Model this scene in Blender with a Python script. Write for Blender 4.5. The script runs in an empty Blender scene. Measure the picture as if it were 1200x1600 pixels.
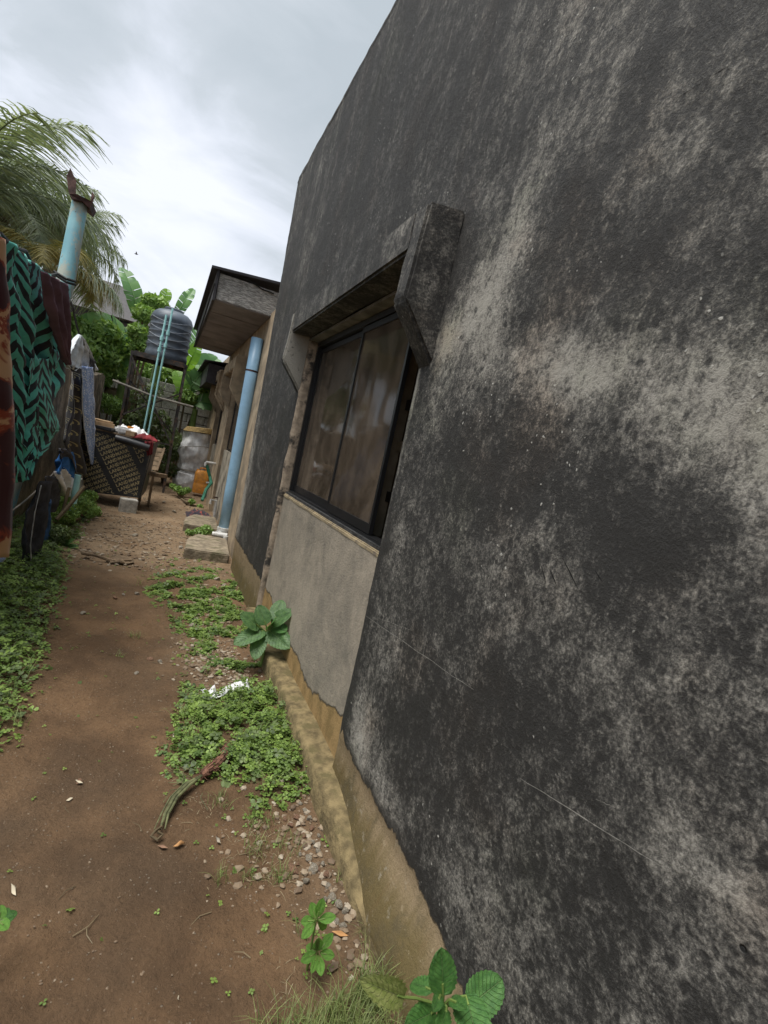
import bpy, bmesh, math, random
import numpy as np
from mathutils import Vector, Matrix, noise as mn

S = bpy.context.scene
C = bpy.data.collections.new('place'); S.collection.children.link(C)
PI = math.pi
rnd = random.Random(7)
rng = np.random.default_rng(7)

# ------------------------------------------------------------------ camera
EYE = Vector((0, 0, 1.5))
RM = Matrix(((0.897703, -0.160001, -0.410524), (-0.38581, 0.164537, -0.907788), (0.212793, 0.973307, 0.085975)))
FPX = 800.0
cd = bpy.data.cameras.new('camera'); cam = bpy.data.objects.new('camera', cd); C.objects.link(cam)
cd.sensor_fit = 'VERTICAL'; cd.sensor_height = 36; cd.lens = 36 * FPX / 1600
cd.clip_start = 0.02; cd.clip_end = 2000
cam.matrix_world = Matrix.Translation(EYE) @ RM.to_4x4()
S.camera = cam
S.render.resolution_x = 768; S.render.resolution_y = 1024

def at(px, py, x=None, y=None, z=None):
    """point of the place seen at pixel px,py of the 1200x1600 photograph, on a plane of constant x, y or z"""
    d = RM @ Vector((px - 600, 800 - py, -FPX))
    t = x / d.x if x is not None else (y / d.y if y is not None else (z - EYE.z) / d.z)
    return EYE + d * t

# ------------------------------------------------------------------ node helper
class N:
    def __init__(s, tree): s.t = tree; s.n = tree.nodes; s.l = tree.links
    def new(s, ty, ins=None, **kw):
        n = s.n.new(ty)
        for k, v in kw.items(): setattr(n, k, v)
        for k, v in (ins or {}).items():
            if isinstance(v, bpy.types.NodeSocket): s.l.new(v, n.inputs[k])
            else: n.inputs[k].default_value = v
        return n
    def math(s, op, a, b=0.0, c=None, clamp=False):
        n = s.n.new('ShaderNodeMath'); n.operation = op; n.use_clamp = clamp
        for i, v in enumerate((a, b) if c is None else (a, b, c)):
            if isinstance(v, bpy.types.NodeSocket): s.l.new(v, n.inputs[i])
            else: n.inputs[i].default_value = v
        return n.outputs[0]
    def noise(s, vec, scale, detail=4, rough=.55, dist=0.0):
        return s.new('ShaderNodeTexNoise', {'Vector': vec, 'Scale': scale, 'Detail': detail, 'Roughness': rough, 'Distortion': dist}).outputs[0]
    def voro(s, vec, scale, feature='F1'):
        return s.new('ShaderNodeTexVoronoi', {'Vector': vec, 'Scale': scale}, feature=feature)
    def rng(s, v, a, b, c=0.0, d=1.0, smooth=True):
        n = s.new('ShaderNodeMapRange', {'Value': v, 'From Min': a, 'From Max': b, 'To Min': c, 'To Max': d})
        n.interpolation_type = 'SMOOTHSTEP' if smooth else 'LINEAR'
        return n.outputs[0]
    def mix(s, f, a, b, mode='MIX'):
        n = s.n.new('ShaderNodeMix'); n.data_type = 'RGBA'; n.blend_type = mode; n.clamp_factor = True
        for i, v in ((0, f), (6, a), (7, b)):
            if isinstance(v, bpy.types.NodeSocket): s.l.new(v, n.inputs[i])
            else: n.inputs[i].default_value = v if i == 0 else (*v[:3], 1)
        return n.outputs[2]
    def map(s, vec, scale=(1, 1, 1), rot=(0, 0, 0), loc=(0, 0, 0)):
        return s.new('ShaderNodeMapping', {'Vector': vec, 'Scale': scale, 'Rotation': rot, 'Location': loc}).outputs[0]
    def bump(s, h, dist, strength=1.0, nrm=None):
        ins = {'Height': h, 'Distance': dist, 'Strength': strength}
        if nrm is not None: ins['Normal'] = nrm
        return s.new('ShaderNodeBump', ins).outputs[0]
    def attr(s, name): return s.new('ShaderNodeAttribute', attribute_name=name)

def material(name, fn, **kw):
    m = bpy.data.materials.new(name); m.use_nodes = True
    n = N(m.node_tree); b = m.node_tree.nodes['Principled BSDF']
    fn(n, b, **kw)
    return m
def setb(n, b, **kw):
    for k, v in kw.items():
        k = k.replace('_', ' ')
        if isinstance(v, bpy.types.NodeSocket): n.l.new(v, b.inputs[k])
        else: b.inputs[k].default_value = (*v, 1) if isinstance(v, tuple) and len(v) == 3 else v

# ------------------------------------------------------------------ world, sun, exposure
w = bpy.data.worlds.new('World'); S.world = w; w.use_nodes = True
n = N(w.node_tree); bg = w.node_tree.nodes['Background']
SUN_EL, SUN_AZ = math.radians(70), math.radians(-100)       # azimuth from +Y towards +X
sky = n.new('ShaderNodeTexSky', sky_type='NISHITA', sun_disc=False, sun_elevation=SUN_EL, sun_rotation=SUN_AZ)
tc = n.new('ShaderNodeTexCoord').outputs['Generated']
def dirn(px, py): return (RM @ Vector((px - 600, 800 - py, -FPX))).normalized()
def blob(px, py, deg):
    d = dirn(px, py)
    v = n.new('ShaderNodeVectorMath', {0: tc, 1: d}, operation='DOT_PRODUCT').outputs['Value']
    return n.rng(v, math.cos(math.radians(deg)), 1.0)
cm = n.map(tc, scale=(1, 1, 2.2))
n1 = n.noise(cm, 2.2, 7, .55, .9)
n2 = n.noise(cm, 4.5, 7, .55, .3)
cl = n.math('ADD', n.math('MULTIPLY', n1, 1.45), n.math('MULTIPLY', n2, .65))
cl = n.math('SUBTRACT', cl, .62)
bl = n.math('MULTIPLY', blob(380, 390, 17), .34)
bl = n.math('ADD', bl, n.math('MULTIPLY', blob(60, 130, 26), .16))
bl = n.math('ADD', bl, n.math('MULTIPLY', blob(250, 230, 16), .10))
bl = n.math('SUBTRACT', bl, n.math('MULTIPLY', blob(470, 80, 26), .26))
cl = n.math('ADD', cl, bl)
ramp = n.new('ShaderNodeValToRGB', {'Fac': cl})
e = ramp.color_ramp.elements
e[0].position = .20; e[0].color = (3.5, 3.9, 4.2, 1)
e[1].position = .92; e[1].color = (6.2, 6.4, 6.9, 1)
q = ramp.color_ramp.elements.new(.5); q.color = (4.1, 4.45, 4.8, 1)
q = ramp.color_ramp.elements.new(.68); q.color = (5.1, 5.4, 5.95, 1)
cc = n.mix(.93, sky.outputs[0], ramp.outputs[0])
n.l.new(cc, bg.inputs[0]); bg.inputs[1].default_value = .050

sl = bpy.data.lights.new('sun', 'SUN'); sun = bpy.data.objects.new('sun', sl); C.objects.link(sun)
sl.energy = 1.5; sl.angle = math.radians(38); sl.color = (1, .97, .92)
sd = Vector((math.sin(SUN_AZ) * math.cos(SUN_EL), math.cos(SUN_AZ) * math.cos(SUN_EL), math.sin(SUN_EL)))
sun.rotation_euler = (-sd).to_track_quat('-Z', 'Y').to_euler()
S.view_settings.view_transform = 'Standard'; S.view_settings.look = 'None'
S.view_settings.exposure = 1.7; S.view_settings.gamma = 1; S.view_settings.use_curve_mapping = False

# ------------------------------------------------------------------ object helpers
def tag(o, label=None, cat=None, group=None, kind=None):
    if label: o['label'] = label
    if cat: o['category'] = cat
    if group: o['group'] = group
    if kind: o['kind'] = kind
    return o
def empty(name, loc, label, cat, group=None):
    o = bpy.data.objects.new(name, None); C.objects.link(o); o.location = loc
    o.empty_display_size = .1
    return tag(o, label, cat, group)
def part(name, verts, faces, mat, parent=None, smooth=False, uvs=None, attrs=None, kind=None):
    """one mesh object; verts are world coordinates; a child keeps them via an offset"""
    me = bpy.data.meshes.new(name)
    me.from_pydata([tuple(v) for v in verts], [], [tuple(f) for f in faces])
    if smooth: me.polygons.foreach_set('use_smooth', [True] * len(me.polygons))
    if uvs is not None:
        lay = me.uv_layers.new(name='uv')
        idx = np.empty(len(me.loops), dtype=np.int32); me.loops.foreach_get('vertex_index', idx)
        lay.data.foreach_set('uv', np.asarray(uvs, dtype=np.float32)[idx].ravel())
    for k, v in (attrs or {}).items():
        a = me.attributes.new(k, 'FLOAT', 'POINT'); a.data.foreach_set('value', np.asarray(v, dtype=np.float32))
    if mat: me.materials.append(mat)
    me.update()
    o = bpy.data.objects.new(name, me); C.objects.link(o)
    if parent: adopt(o, parent)
    if kind: o['kind'] = kind
    return o
def origin(p):
    o = Vector((0, 0, 0))
    while p is not None: o += p.location; p = p.parent
    return o
def adopt(o, parent):
    o.parent = parent; o.location = Vector(o.location) - origin(parent)
def place(me, name, loc, parent=None, rot=(0, 0, 0), sc=1.0):
    o = bpy.data.objects.new(name, me); C.objects.link(o); o.location = loc; o.rotation_euler = rot
    o.scale = (sc, sc, sc) if isinstance(sc, (int, float)) else sc
    if parent: adopt(o, parent)
    return o
def bev(o, wd=.006, seg=2):
    m = o.modifiers.new('bevel', 'BEVEL'); m.width = wd; m.segments = seg; m.limit_method = 'ANGLE'; return o
def solid(o, t=.004):
    m = o.modifiers.new('thick', 'SOLIDIFY'); m.thickness = t; m.offset = 0; return o

class MB:
    """collects shapes into one mesh"""
    def __init__(s): s.v = []; s.f = []
    def add(s, v, f):
        k = len(s.v); s.v += [Vector(p) for p in v]; s.f += [tuple(i + k for i in q) for q in f]; return s
    def box(s, a, b, jit=0):
        x0, y0, z0 = a; x1, y1, z1 = b
        v = [(x, y, z) for z in (z0, z1) for y in (y0, y1) for x in (x0, x1)]
        if jit: v = [tuple(c + rnd.uniform(-jit, jit) for c in p) for p in v]
        return s.add(v, [(0, 2, 3, 1), (4, 5, 7, 6), (0, 1, 5, 4), (2, 6, 7, 3), (0, 4, 6, 2), (1, 3, 7, 5)])
    def hexa(s, q):   # 8 points: bottom ring 4, top ring 4
        return s.add(q, [(3, 2, 1, 0), (4, 5, 6, 7), (0, 1, 5, 4), (1, 2, 6, 5), (2, 3, 7, 6), (3, 0, 4, 7)])
    def prism(s, poly, vec):
        k = len(poly); vec = Vector(vec)
        v = [Vector(p) for p in poly] + [Vector(p) + vec for p in poly]
        return s.add(v, [tuple(range(k))[::-1], tuple(range(k, 2 * k))] + [(i, (i + 1) % k, (i + 1) % k + k, i + k) for i in range(k)])
    def bar(s, p, q, w, h=None, up=(0, 0, 1)):
        p = Vector(p); q = Vector(q); d = (q - p).normalized(); u = Vector(up)
        if abs(d.dot(u)) > .95: u = Vector((0, 1, 0))
        a = d.cross(u).normalized() * w / 2; b = d.cross(a).normalized() * (h or w) / 2
        return s.hexa([p - a - b, p + a - b, p + a + b, p - a + b, q - a - b, q + a - b, q + a + b, q - a + b])
    def tube(s, pts, r, seg=10, cap=True):
        pts = [Vector(p) for p in pts]; k0 = len(s.v); m = len(pts)
        rs = r if isinstance(r, (list, tuple)) else [r] * m
        ref = None
        for i, p in enumerate(pts):
            d = (pts[min(i + 1, m - 1)] - pts[max(i - 1, 0)]).normalized()
            if ref is None: ref = d.orthogonal().normalized()
            ref = (ref - d * ref.dot(d)).normalized(); b = d.cross(ref)
            for j in range(seg):
                t = 2 * PI * j / seg; s.v.append(p + (ref * math.cos(t) + b * math.sin(t)) * rs[i])
        for i in range(m - 1):
            for j in range(seg):
                a = k0 + i * seg + j; c = k0 + i * seg + (j + 1) % seg
                s.f.append((a, c, c + seg, a + seg))
        if cap:
            s.f.append(tuple(range(k0, k0 + seg))[::-1]); s.f.append(tuple(range(k0 + (m - 1) * seg, k0 + m * seg)))
        return s
    def lathe(s, prof, c, seg=32):
        k0 = len(s.v); c = Vector(c)
        for r, z in prof:
            for j in range(seg):
                t = 2 * PI * j / seg; s.v.append(c + Vector((r * math.cos(t), r * math.sin(t), z)))
        for i in range(len(prof) - 1):
            for j in range(seg):
                a = k0 + i * seg + j; b = k0 + i * seg + (j + 1) % seg
                s.f.append((a, b, b + seg, a + seg))
        s.f.append(tuple(range(k0, k0 + seg))[::-1]); s.f.append(tuple(range(k0 + (len(prof) - 1) * seg, k0 + len(prof) * seg)))
        return s
    def build(s, name, mat, parent=None, smooth=False, kind=None):
        o = part(name, s.v, s.f, mat, parent, smooth, kind=kind)
        if smooth:
            o.data.set_sharp_from_angle(angle=math.radians(38)) if hasattr(o.data, 'set_sharp_from_angle') else None
        return o
def fbm(x, y, z=0.0, sc=1.0, oc=4): return mn.fractal(Vector((x * sc, y * sc, z * sc)), 1.0, 2.0, oc)

# ------------------------------------------------------------------ materials
def m_plain(n, b, col, rough=.6, var=.15, sc=8, bump=.0, bsc=60, spec=.3, metal=0, dirt=None, dsc=3):
    tc = n.new('ShaderNodeTexCoord').outputs['Object']
    v = n.noise(tc, sc, 5, .6)
    lo = tuple(c * (1 - var * 2) for c in col); hi = tuple(min(1, c * (1 + var * 1.5)) for c in col)
    c = n.mix(n.rng(v, .3, .7), lo, hi)
    if dirt: c = n.mix(n.rng(n.noise(tc, dsc, 6, .65), .48, .66), c, dirt)
    setb(n, b, Base_Color=c, Roughness=rough, Specular_IOR_Level=spec, Metallic=metal)
    if bump: setb(n, b, Normal=n.bump(n.noise(tc, bsc, 4, .6), bump))
def P(name, col, **kw): return material(name, m_plain, col=col, **kw)

def m_mould(n, b, light=(.30, .285, .25), dark=(.022, .021, .0195), plain=False):
    tc = n.new('ShaderNodeTexCoord').outputs['Object']
    st = n.math('ADD', n.attr('stain').outputs['Fac'], .075); pl = n.attr('plinth').outputs['Fac']
    big = n.noise(tc, 1.3, 5, .6, .3)
    med = n.noise(tc, 7, 6, .62, .2)
    spots = n.voro(n.mix(.035, tc, n.new('ShaderNodeTexNoise', {'Vector': tc, 'Scale': 20.0}).outputs[1]), 30).outputs['Distance']
    fine = n.noise(tc, 42, 6, .78)
    grain = n.noise(tc, 120, 4, .8)
    spk = n.math('MULTIPLY', n.rng(spots, .40, .16), n.rng(n.noise(tc, 8, 4, .6), .44, .56))
    drip = n.noise(n.map(tc, (1, 9, .7)), 2.2, 6, .62)
    streak = n.noise(n.map(tc, (1, 40, 2.0)), 2, 5, .6)
    blot = n.rng(n.noise(n.map(tc, (1, 1.25, .8)), 21, 3, .5, .5), .42, .60)
    v = n.math('MULTIPLY', st, 1.0)
    zz_ = n.new('ShaderNodeSeparateXYZ', {0: tc}).outputs[2]
    runs = n.math('MULTIPLY', n.math('SUBTRACT', n.noise(n.map(tc, (1, 5.5, .28)), 1.6, 6, .66, .15), .5), n.rng(zz_, 1.9, 3.2, .25, 1.0))
    v = n.math('ADD', v, runs)
    for tex, wgt in ((big, 1.0), (med, 1.25), (fine, 1.65), (grain, 1.9), (drip, .2), (streak, .08)):
        v = n.math('MULTIPLY_ADD', n.math('SUBTRACT', tex, .5), wgt, v)
    v2 = n.math('MULTIPLY_ADD', blot, -.20, v)
    v2 = n.math('MULTIPLY_ADD', spk, -.38, v2)
    gran = n.voro(n.mix(.015, tc, n.new('ShaderNodeTexNoise', {'Vector': tc, 'Scale': 90.0}).outputs[1]), 115).outputs['Distance']
    v2 = n.math('MULTIPLY_ADD', n.math('SUBTRACT', .42, gran), .34, v2)
    m = n.rng(v2, -.06, .98, 0, 1, smooth=False)
    ramp = n.new('ShaderNodeValToRGB', {'Fac': m}); e = ramp.color_ramp.elements
    e[0].position = 0; e[0].color = (*dark, 1)
    e[1].position = 1; e[1].color = (*light, 1)
    for p_, c_ in ((.18, (.040, .038, .035)), (.40, (.080, .076, .068)), (.66, (.170, .160, .141))):
        q = e.new(p_); q.color = (*c_, 1)
    col = ramp.outputs[0]
    # warm / green tints of the mould
    tint = n.noise(tc, 2.1, 4, .6)
    col = n.mix(n.rng(tint, .5, .72, 0, .5), col, n.mix(1, col, (1.12, .93, .80), 'MULTIPLY'))
    col = n.mix(n.rng(n.noise(n.map(tc, loc=(4, 2, 1)), 1.7, 4, .6), .52, .72, 0, .5), col, n.mix(1, col, (.93, 1.0, .84), 'MULTIPLY'))
    # pale chips of paint
    ch = n.voro(n.mix(.02, tc, n.new('ShaderNodeTexNoise', {'Vector': tc, 'Scale': 40.0}).outputs[1]), 31).outputs['Distance']
    chm = n.math('MULTIPLY', n.rng(ch, .15, .08), n.rng(n.noise(tc, 3.1, 4), .52, .62))
    col = n.mix(n.math('MULTIPLY', chm, .8), col, (.42, .41, .37))
    # dark pits
    pt = n.voro(n.map(tc, loc=(3, 1, 7)), 9).outputs['Distance']
    pit = n.math('MULTIPLY', n.rng(pt, .06, .035), n.rng(n.noise(tc, 4.3, 3), .52, .6))
    col = n.mix(pit, col, (.012, .012, .012))
    # earth-splashed skirting
    z = n.new('ShaderNodeSeparateXYZ', {0: tc}).outputs[2]
    pm = n.math('MULTIPLY_ADD', n.math('SUBTRACT', n.noise(tc, 9, 5, .6), .5), .22, pl)
    pm = n.math('MULTIPLY_ADD', n.math('SUBTRACT', fine, .5), .08, pm)
    pmask = n.rng(pm, .49, .515)
    ring = n.math('MULTIPLY', n.rng(pm, .40, .49), n.rng(pm, .515, .50))
    col = n.mix(n.math('MULTIPLY', ring, .7), col, (.02, .018, .016))
    sk = n.mix(n.rng(n.math('MULTIPLY_ADD', n.math('SUBTRACT', n.noise(n.map(tc, (1, 5, 1)), 5, 5, .6), .5), .16, z), .12, .27), (.125, .092, .036), (.25, .185, .110))
    sk = n.mix(n.rng(n.noise(n.map(tc, (1, 6, .8)), 8, 5, .65), .52, .75, 0, .6), sk, (.135, .085, .032))
    sk = n.mix(n.rng(grain, .45, .7, 0, .35), sk, (.09, .07, .03))
    sk = n.mix(n.rng(n.noise(n.map(tc, (1, 1, .8), loc=(9, 2, 4)), 7, 7, .72, .4), .50, .68, 0, .75), sk, (.085, .068, .036))
    sk = n.mix(n.rng(n.noise(n.map(tc, loc=(2, 7, 1)), 13, 6, .75), .58, .66, 0, .6), sk, (.30, .265, .20))
    sk = n.mix(n.rng(n.noise(tc, 24, 5, .7), .6, .7, 0, .45), sk, (.36, .29, .19))
    col = n.mix(pmask, col, sk)
    h = n.math('ADD', n.math('MULTIPLY', fine, .75), n.math('MULTIPLY', grain, .5))
    h = n.math('ADD', h, n.math('MULTIPLY', med, .35))
    h = n.math('SUBTRACT', h, n.math('MULTIPLY', pit, 1.2))
    h = n.math('MULTIPLY_ADD', chm, .4, h)
    h = n.math('MULTIPLY_ADD', n.math('SUBTRACT', 1, pmask), .55, h)
    setb(n, b, Base_Color=col, Roughness=n.rng(grain, .3, .7, .62, .9), Specular_IOR_Level=.35, Normal=n.bump(h, .0075, .9))
M = {}
M['mould'] = material('mouldy_render', m_mould)

def m_panel(n, b):
    tc = n.new('ShaderNodeTexCoord').outputs['Object']
    z = n.new('ShaderNodeSeparateXYZ', {0: tc}).outputs[2]
    c = n.mix(n.rng(n.noise(n.map(tc, (1, 1, .8)), 2.6, 8, .72, .4), .34, .74), (.33, .285, .225), (.16, .145, .12))
    c = n.mix(n.rng(n.noise(tc, 40, 4, .7), .45, .75, 0, .35), c, (.09, .085, .07))
    pl = n.attr('plinth').outputs['Fac']
    pm = n.math('MULTIPLY_ADD', n.math('SUBTRACT', n.noise(tc, 7, 5, .6), .5), .30, pl)
    k = n.rng(pm, .49, .52)
    c = n.mix(n.math('MULTIPLY', n.rng(pm, .46, .50), n.rng(pm, .52, .50)), c, (.06, .05, .04))
    sk = n.mix(n.rng(n.noise(n.map(tc, (1, 1.6, 1)), 7, 6, .65), .4, .65), (.31, .205, .09), (.20, .135, .055))
    c = n.mix(k, c, sk)
    # dark run under the sill
    h = n.math('ADD', n.noise(tc, 80, 4, .7), n.noise(tc, 9, 4))
    setb(n, b, Base_Color=c, Roughness=.8, Specular_IOR_Level=.3, Normal=n.bump(n.math('MULTIPLY_ADD', k, -.5, h), .004))
M['panel'] = material('stained_cream_render', m_panel)
M['jamb'] = P('peeling_beige_paint', (.36, .29, .22), rough=.8, var=.2, sc=14, bump=.004, bsc=50, dirt=(.05, .045, .04), dsc=9)
M['sill'] = P('flaking_yellow_sill', (.30, .24, .15), rough=.85, var=.15, sc=12, bump=.004, bsc=40, dirt=(.15, .125, .10), dsc=14)
M['kerb'] = P('mossy_yellow_concrete', (.165, .125, .062), rough=.92, var=.25, sc=16, bump=.010, bsc=45, dirt=(.105, .085, .038), dsc=10)
M['soffit_in'] = P('hood_underside', (.19, .18, .165), rough=.85, var=.25, sc=6, bump=.003)
M['blackmetal'] = P('black_aluminium_frame', (.012, .012, .013), rough=.35, var=.1, spec=.5)
M['dirty_track'] = P('dirty_window_track', (.05, .05, .05), rough=.5, var=.3, sc=30)
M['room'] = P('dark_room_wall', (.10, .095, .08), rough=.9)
M['curtain'] = P('brown_curtain', (.24, .19, .13), rough=.95, var=.2, sc=3)
M['reflection_curtain'] = P('reflection_green_curtain', (.42, .42, .28), rough=.95, var=.2, sc=3)  # the far pane's greenish beige reflections, put into the curtain's colour
M['cream_bar'] = P('cream_wood_bar', (.34, .29, .21), rough=.7, var=.15)
def m_glass(n, b):
    tc = n.new('ShaderNodeTexCoord').outputs['Object']
    out = n.n['Material Output']
    veil = n.rng(n.noise(n.map(tc, (1, 1.3, .9)), 3, 6, .7, .4), .30, .8, .12, .42)  # brown diffuse layer paints the panes' haze and reflected light
    tr = n.new('ShaderNodeBsdfTransparent', {'Color': (.36, .33, .29, 1)})
    gl = n.new('ShaderNodeBsdfGlossy', {'Color': (.8, .82, .85, 1), 'Roughness': .06, 'Normal': n.bump(n.noise(tc, 1.3, 2), .012)})
    df = n.new('ShaderNodeBsdfDiffuse', {'Color': (.25, .195, .145, 1)})
    fr = n.new('ShaderNodeFresnel', {'IOR': 1.42})
    a = n.new('ShaderNodeMixShader', {0: fr.outputs[0], 1: tr.outputs[0], 2: gl.outputs[0]})
    c = n.new('ShaderNodeMixShader', {0: veil, 1: a.outputs[0], 2: df.outputs[0]})
    n.l.new(c.outputs[0], out.inputs[0])
M['glass'] = material('veiled_tinted_glass', m_glass)

def m_ground(n, b):
    tc = n.new('ShaderNodeTexCoord').outputs['Object']
    dry = n.attr('dry').outputs['Fac']; gr = n.attr('green').outputs['Fac']
    c = n.mix(n.rng(n.noise(tc, 2.4, 6, .62), .35, .68), (.110, .066, .036), (.200, .120, .064))
    c = n.mix(n.rng(n.noise(n.map(tc, loc=(5, 3, 0)), 1.1, 4, .6), .5, .72, 0, .6), c, (.088, .060, .038))
    c = n.mix(n.math('MULTIPLY', dry, n.rng(n.noise(tc, 3, 5, .6), .3, .6, .35, 1)), c, (.28, .20, .125))
    c = n.mix(n.rng(n.noise(tc, 60, 5, .75), .45, .75, 0, .5), c, (.06, .038, .021))
    c = n.mix(n.rng(n.noise(n.map(tc, loc=(1, 8, 0)), 90, 3, .7), .60, .72, 0, .45), c, (.23, .16, .10))
    sp = n.voro(tc, 48).outputs
    spk = n.math('MULTIPLY', n.rng(sp['Distance'], .20, .12), n.rng(n.noise(tc, 7, 3), .48, .62))
    c = n.mix(n.math('MULTIPLY', spk, .7), c, (.29, .24, .18))
    c = n.mix(n.math('MULTIPLY', gr, n.rng(n.noise(tc, 6, 5, .65), .38, .6, .1, .75)), c, (.052, .056, .022))
    h = n.math('ADD', n.math('MULTIPLY', n.noise(tc, 11, 8, .75), 3.2), n.math('MULTIPLY', n.noise(tc, 95, 4, .7), .35))
    h = n.math('MULTIPLY_ADD', spk, .35, h)
    setb(n, b, Base_Color=c, Roughness=.92, Specular_IOR_Level=.2, Normal=n.bump(h, .014))
M['ground'] = material('trodden_red_brown_earth', m_ground)

def m_leaf(n, b, a=(.035, .085, .014), c=(.10, .19, .03), rough=.5, trans=.25):
    r = n.new('ShaderNodeAttribute', attribute_name='tone').outputs['Fac']
    tc = n.new('ShaderNodeTexCoord').outputs['Object']
    col = n.mix(n.math('MULTIPLY_ADD', n.math('SUBTRACT', n.noise(tc, 30, 2), .5), .4, r), a, c)
    setb(n, b, Base_Color=col, Roughness=rough, Specular_IOR_Level=.35)
    out = n.n['Material Output']
    t = n.new('ShaderNodeBsdfTranslucent', {'Color': n.mix(1, col, (1.5, 1.6, .8), 'MULTIPLY')})
    mx = n.new('ShaderNodeMixShader', {0: trans, 1: b.outputs[0], 2: t.outputs[0]})
    n.l.new(mx.outputs[0], out.inputs[0])
def L(name, a, c, **kw): return material(name, m_leaf, a=a, c=c, **kw)
M['clover'] = L('clover_leaf', (.065, .115, .025), (.23, .33, .07))
M['grass'] = L('grass_blade', (.08, .115, .035), (.24, .28, .10))
M['straw'] = L('dry_straw', (.20, .155, .09), (.36, .29, .18), trans=.1)
M['palm'] = L('hazed_palm_leaflet', (.11, .14, .105), (.27, .31, .21))  # leaflets paled and greyed, the haze veil is put into their colour
M['palmdry'] = L('yellowing_palm_leaflet', (.16, .14, .05), (.34, .29, .11))
M['banana'] = L('banana_leaf', (.08, .19, .07), (.20, .36, .13), rough=.4)
M['bananabright'] = L('young_banana_leaf', (.16, .32, .05), (.28, .46, .08), rough=.4, trans=.4)
M['bush'] = L('bush_leaf', (.10, .19, .05), (.32, .46, .13))
M['bushdark'] = L('creeper_leaf', (.06, .09, .035), (.16, .21, .08))
def m_bigleaf(n, b, a, c, vein=(.20, .30, .12), nv=9):
    uv = n.new('ShaderNodeUVMap', uv_map='uv').outputs[0]
    s = n.new('ShaderNodeSeparateXYZ', {0: uv}).outputs
    ax = n.math('ABSOLUTE', n.math('SUBTRACT', s[0], .5))
    mid = n.rng(ax, .018, .006)
    t = n.math('FRACT', n.math('MULTIPLY', n.math('SUBTRACT', s[1], n.math('MULTIPLY', ax, .55)), nv))
    sv = n.rng(n.math('ABSOLUTE', n.math('SUBTRACT', t, .5)), .07, .0)
    col = n.mix(n.rng(n.noise(uv, 5, 4), .3, .7), a, c)
    col = n.mix(n.rng(n.noise(uv, 14, 4, .7), .62, .72, 0, .5), col, (.16, .16, .06))
    col = n.mix(n.math('MULTIPLY', n.math('MAXIMUM', mid, n.math('MULTIPLY', sv, .55)), .6), col, vein)
    puff = n.math('ABSOLUTE', n.math('SUBTRACT', t, .5))
    h = n.math('SUBTRACT', 0, n.math('MULTIPLY', puff, 1.0))
    h = n.math('SUBTRACT', n.math('MULTIPLY_ADD', n.noise(uv, 30, 3), .5, n.math('SUBTRACT', .5, n.math('MULTIPLY', sv, .7))), mid)
    setb(n, b, Base_Color=col, Roughness=.42, Specular_IOR_Level=.4, Normal=n.bump(h, .004))
    out = n.n['Material Output']
    tr = n.new('ShaderNodeBsdfTranslucent', {'Color': n.mix(1, col, (1.4, 1.6, .7), 'MULTIPLY')})
    mx = n.new('ShaderNodeMixShader', {0: .25, 1: b.outputs[0], 2: tr.outputs[0]}); n.l.new(mx.outputs[0], out.inputs[0])
M['leafbig'] = material('broad_green_leaf', m_bigleaf, a=(.045, .13, .030), c=(.09, .21, .05))
M['leaflime'] = material('bright_green_leaf', m_bigleaf, a=(.10, .24, .035), c=(.17, .34, .06), vein=(.28, .42, .14))
M['leafold'] = material('yellowing_leaf', m_bigleaf, a=(.16, .20, .05), c=(.26, .28, .10), vein=(.3, .32, .16))
M['leafblue'] = material('grey_green_leaf', m_bigleaf, a=(.055, .12, .04), c=(.10, .19, .06))
M['stem'] = P('green_stem', (.14, .20, .05), rough=.5)
M['stemred'] = P('woody_stem', (.12, .09, .05), rough=.8)
M['trunk'] = P('palm_bark', (.13, .105, .08), rough=.95, var=.3, bump=.02, bsc=12)

M['annex'] = P('tan_wall_paint', (.36, .28, .19), rough=.85, var=.18, sc=4, bump=.004, bsc=40, dirt=(.22, .18, .13), dsc=2.5)
M['annexdirty'] = P('stained_cream_wall', (.38, .34, .27), rough=.85, var=.2, sc=4, bump=.004, bsc=40, dirt=(.12, .11, .09), dsc=3)
M['soffit'] = P('grey_brown_soffit_board', (.26, .235, .23), rough=.9, var=.12, sc=3)
def m_roughconc(n, b):
    tc = n.new('ShaderNodeTexCoord').outputs['Object']
    mp = n.map(tc, (3, 3, 16))
    a = n.noise(mp, 5, 6, .7, .4)
    c = n.mix(n.rng(a, .42, .62), (.26, .25, .235), (.62, .60, .57))
    setb(n, b, Base_Color=c, Roughness=.95, Normal=n.bump(a, .03))
M['roughconc'] = material('rough_cast_concrete', m_roughconc)
M['darkroof'] = P('dark_roof_sheet', (.045, .042, .048), rough=.6, var=.2)
M['bluepipe'] = P('light_blue_plastic_pipe', (.30, .50, .68), rough=.35, var=.06, sc=5, spec=.5, dirt=(.25, .42, .58), dsc=5)
M['blueglue'] = P('blue_glue_band', (.05, .25, .48), rough=.4)
M['whitepvc'] = P('white_plastic_fitting', (.62, .62, .60), rough=.4, var=.08, dirt=(.40, .38, .34), dsc=12)
M['greyconc'] = P('grey_block_concrete', (.44, .42, .38), rough=.95, var=.2, sc=9, bump=.012, bsc=45, dirt=(.30, .29, .24), dsc=7)
M['slab'] = P('weathered_slab_concrete', (.25, .205, .145), rough=.95, var=.22, sc=7, bump=.012, bsc=30, dirt=(.13, .115, .07), dsc=6)
M['mudwall'] = P('brown_stained_rendered_wall', (.27, .215, .155), rough=.95, var=.3, sc=3, bump=.02, bsc=16, dirt=(.15, .125, .09), dsc=5)
M['orange'] = P('orange_plastic', (.80, .34, .06), rough=.35, var=.1, spec=.5, dirt=(.58, .25, .07), dsc=14)
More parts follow.
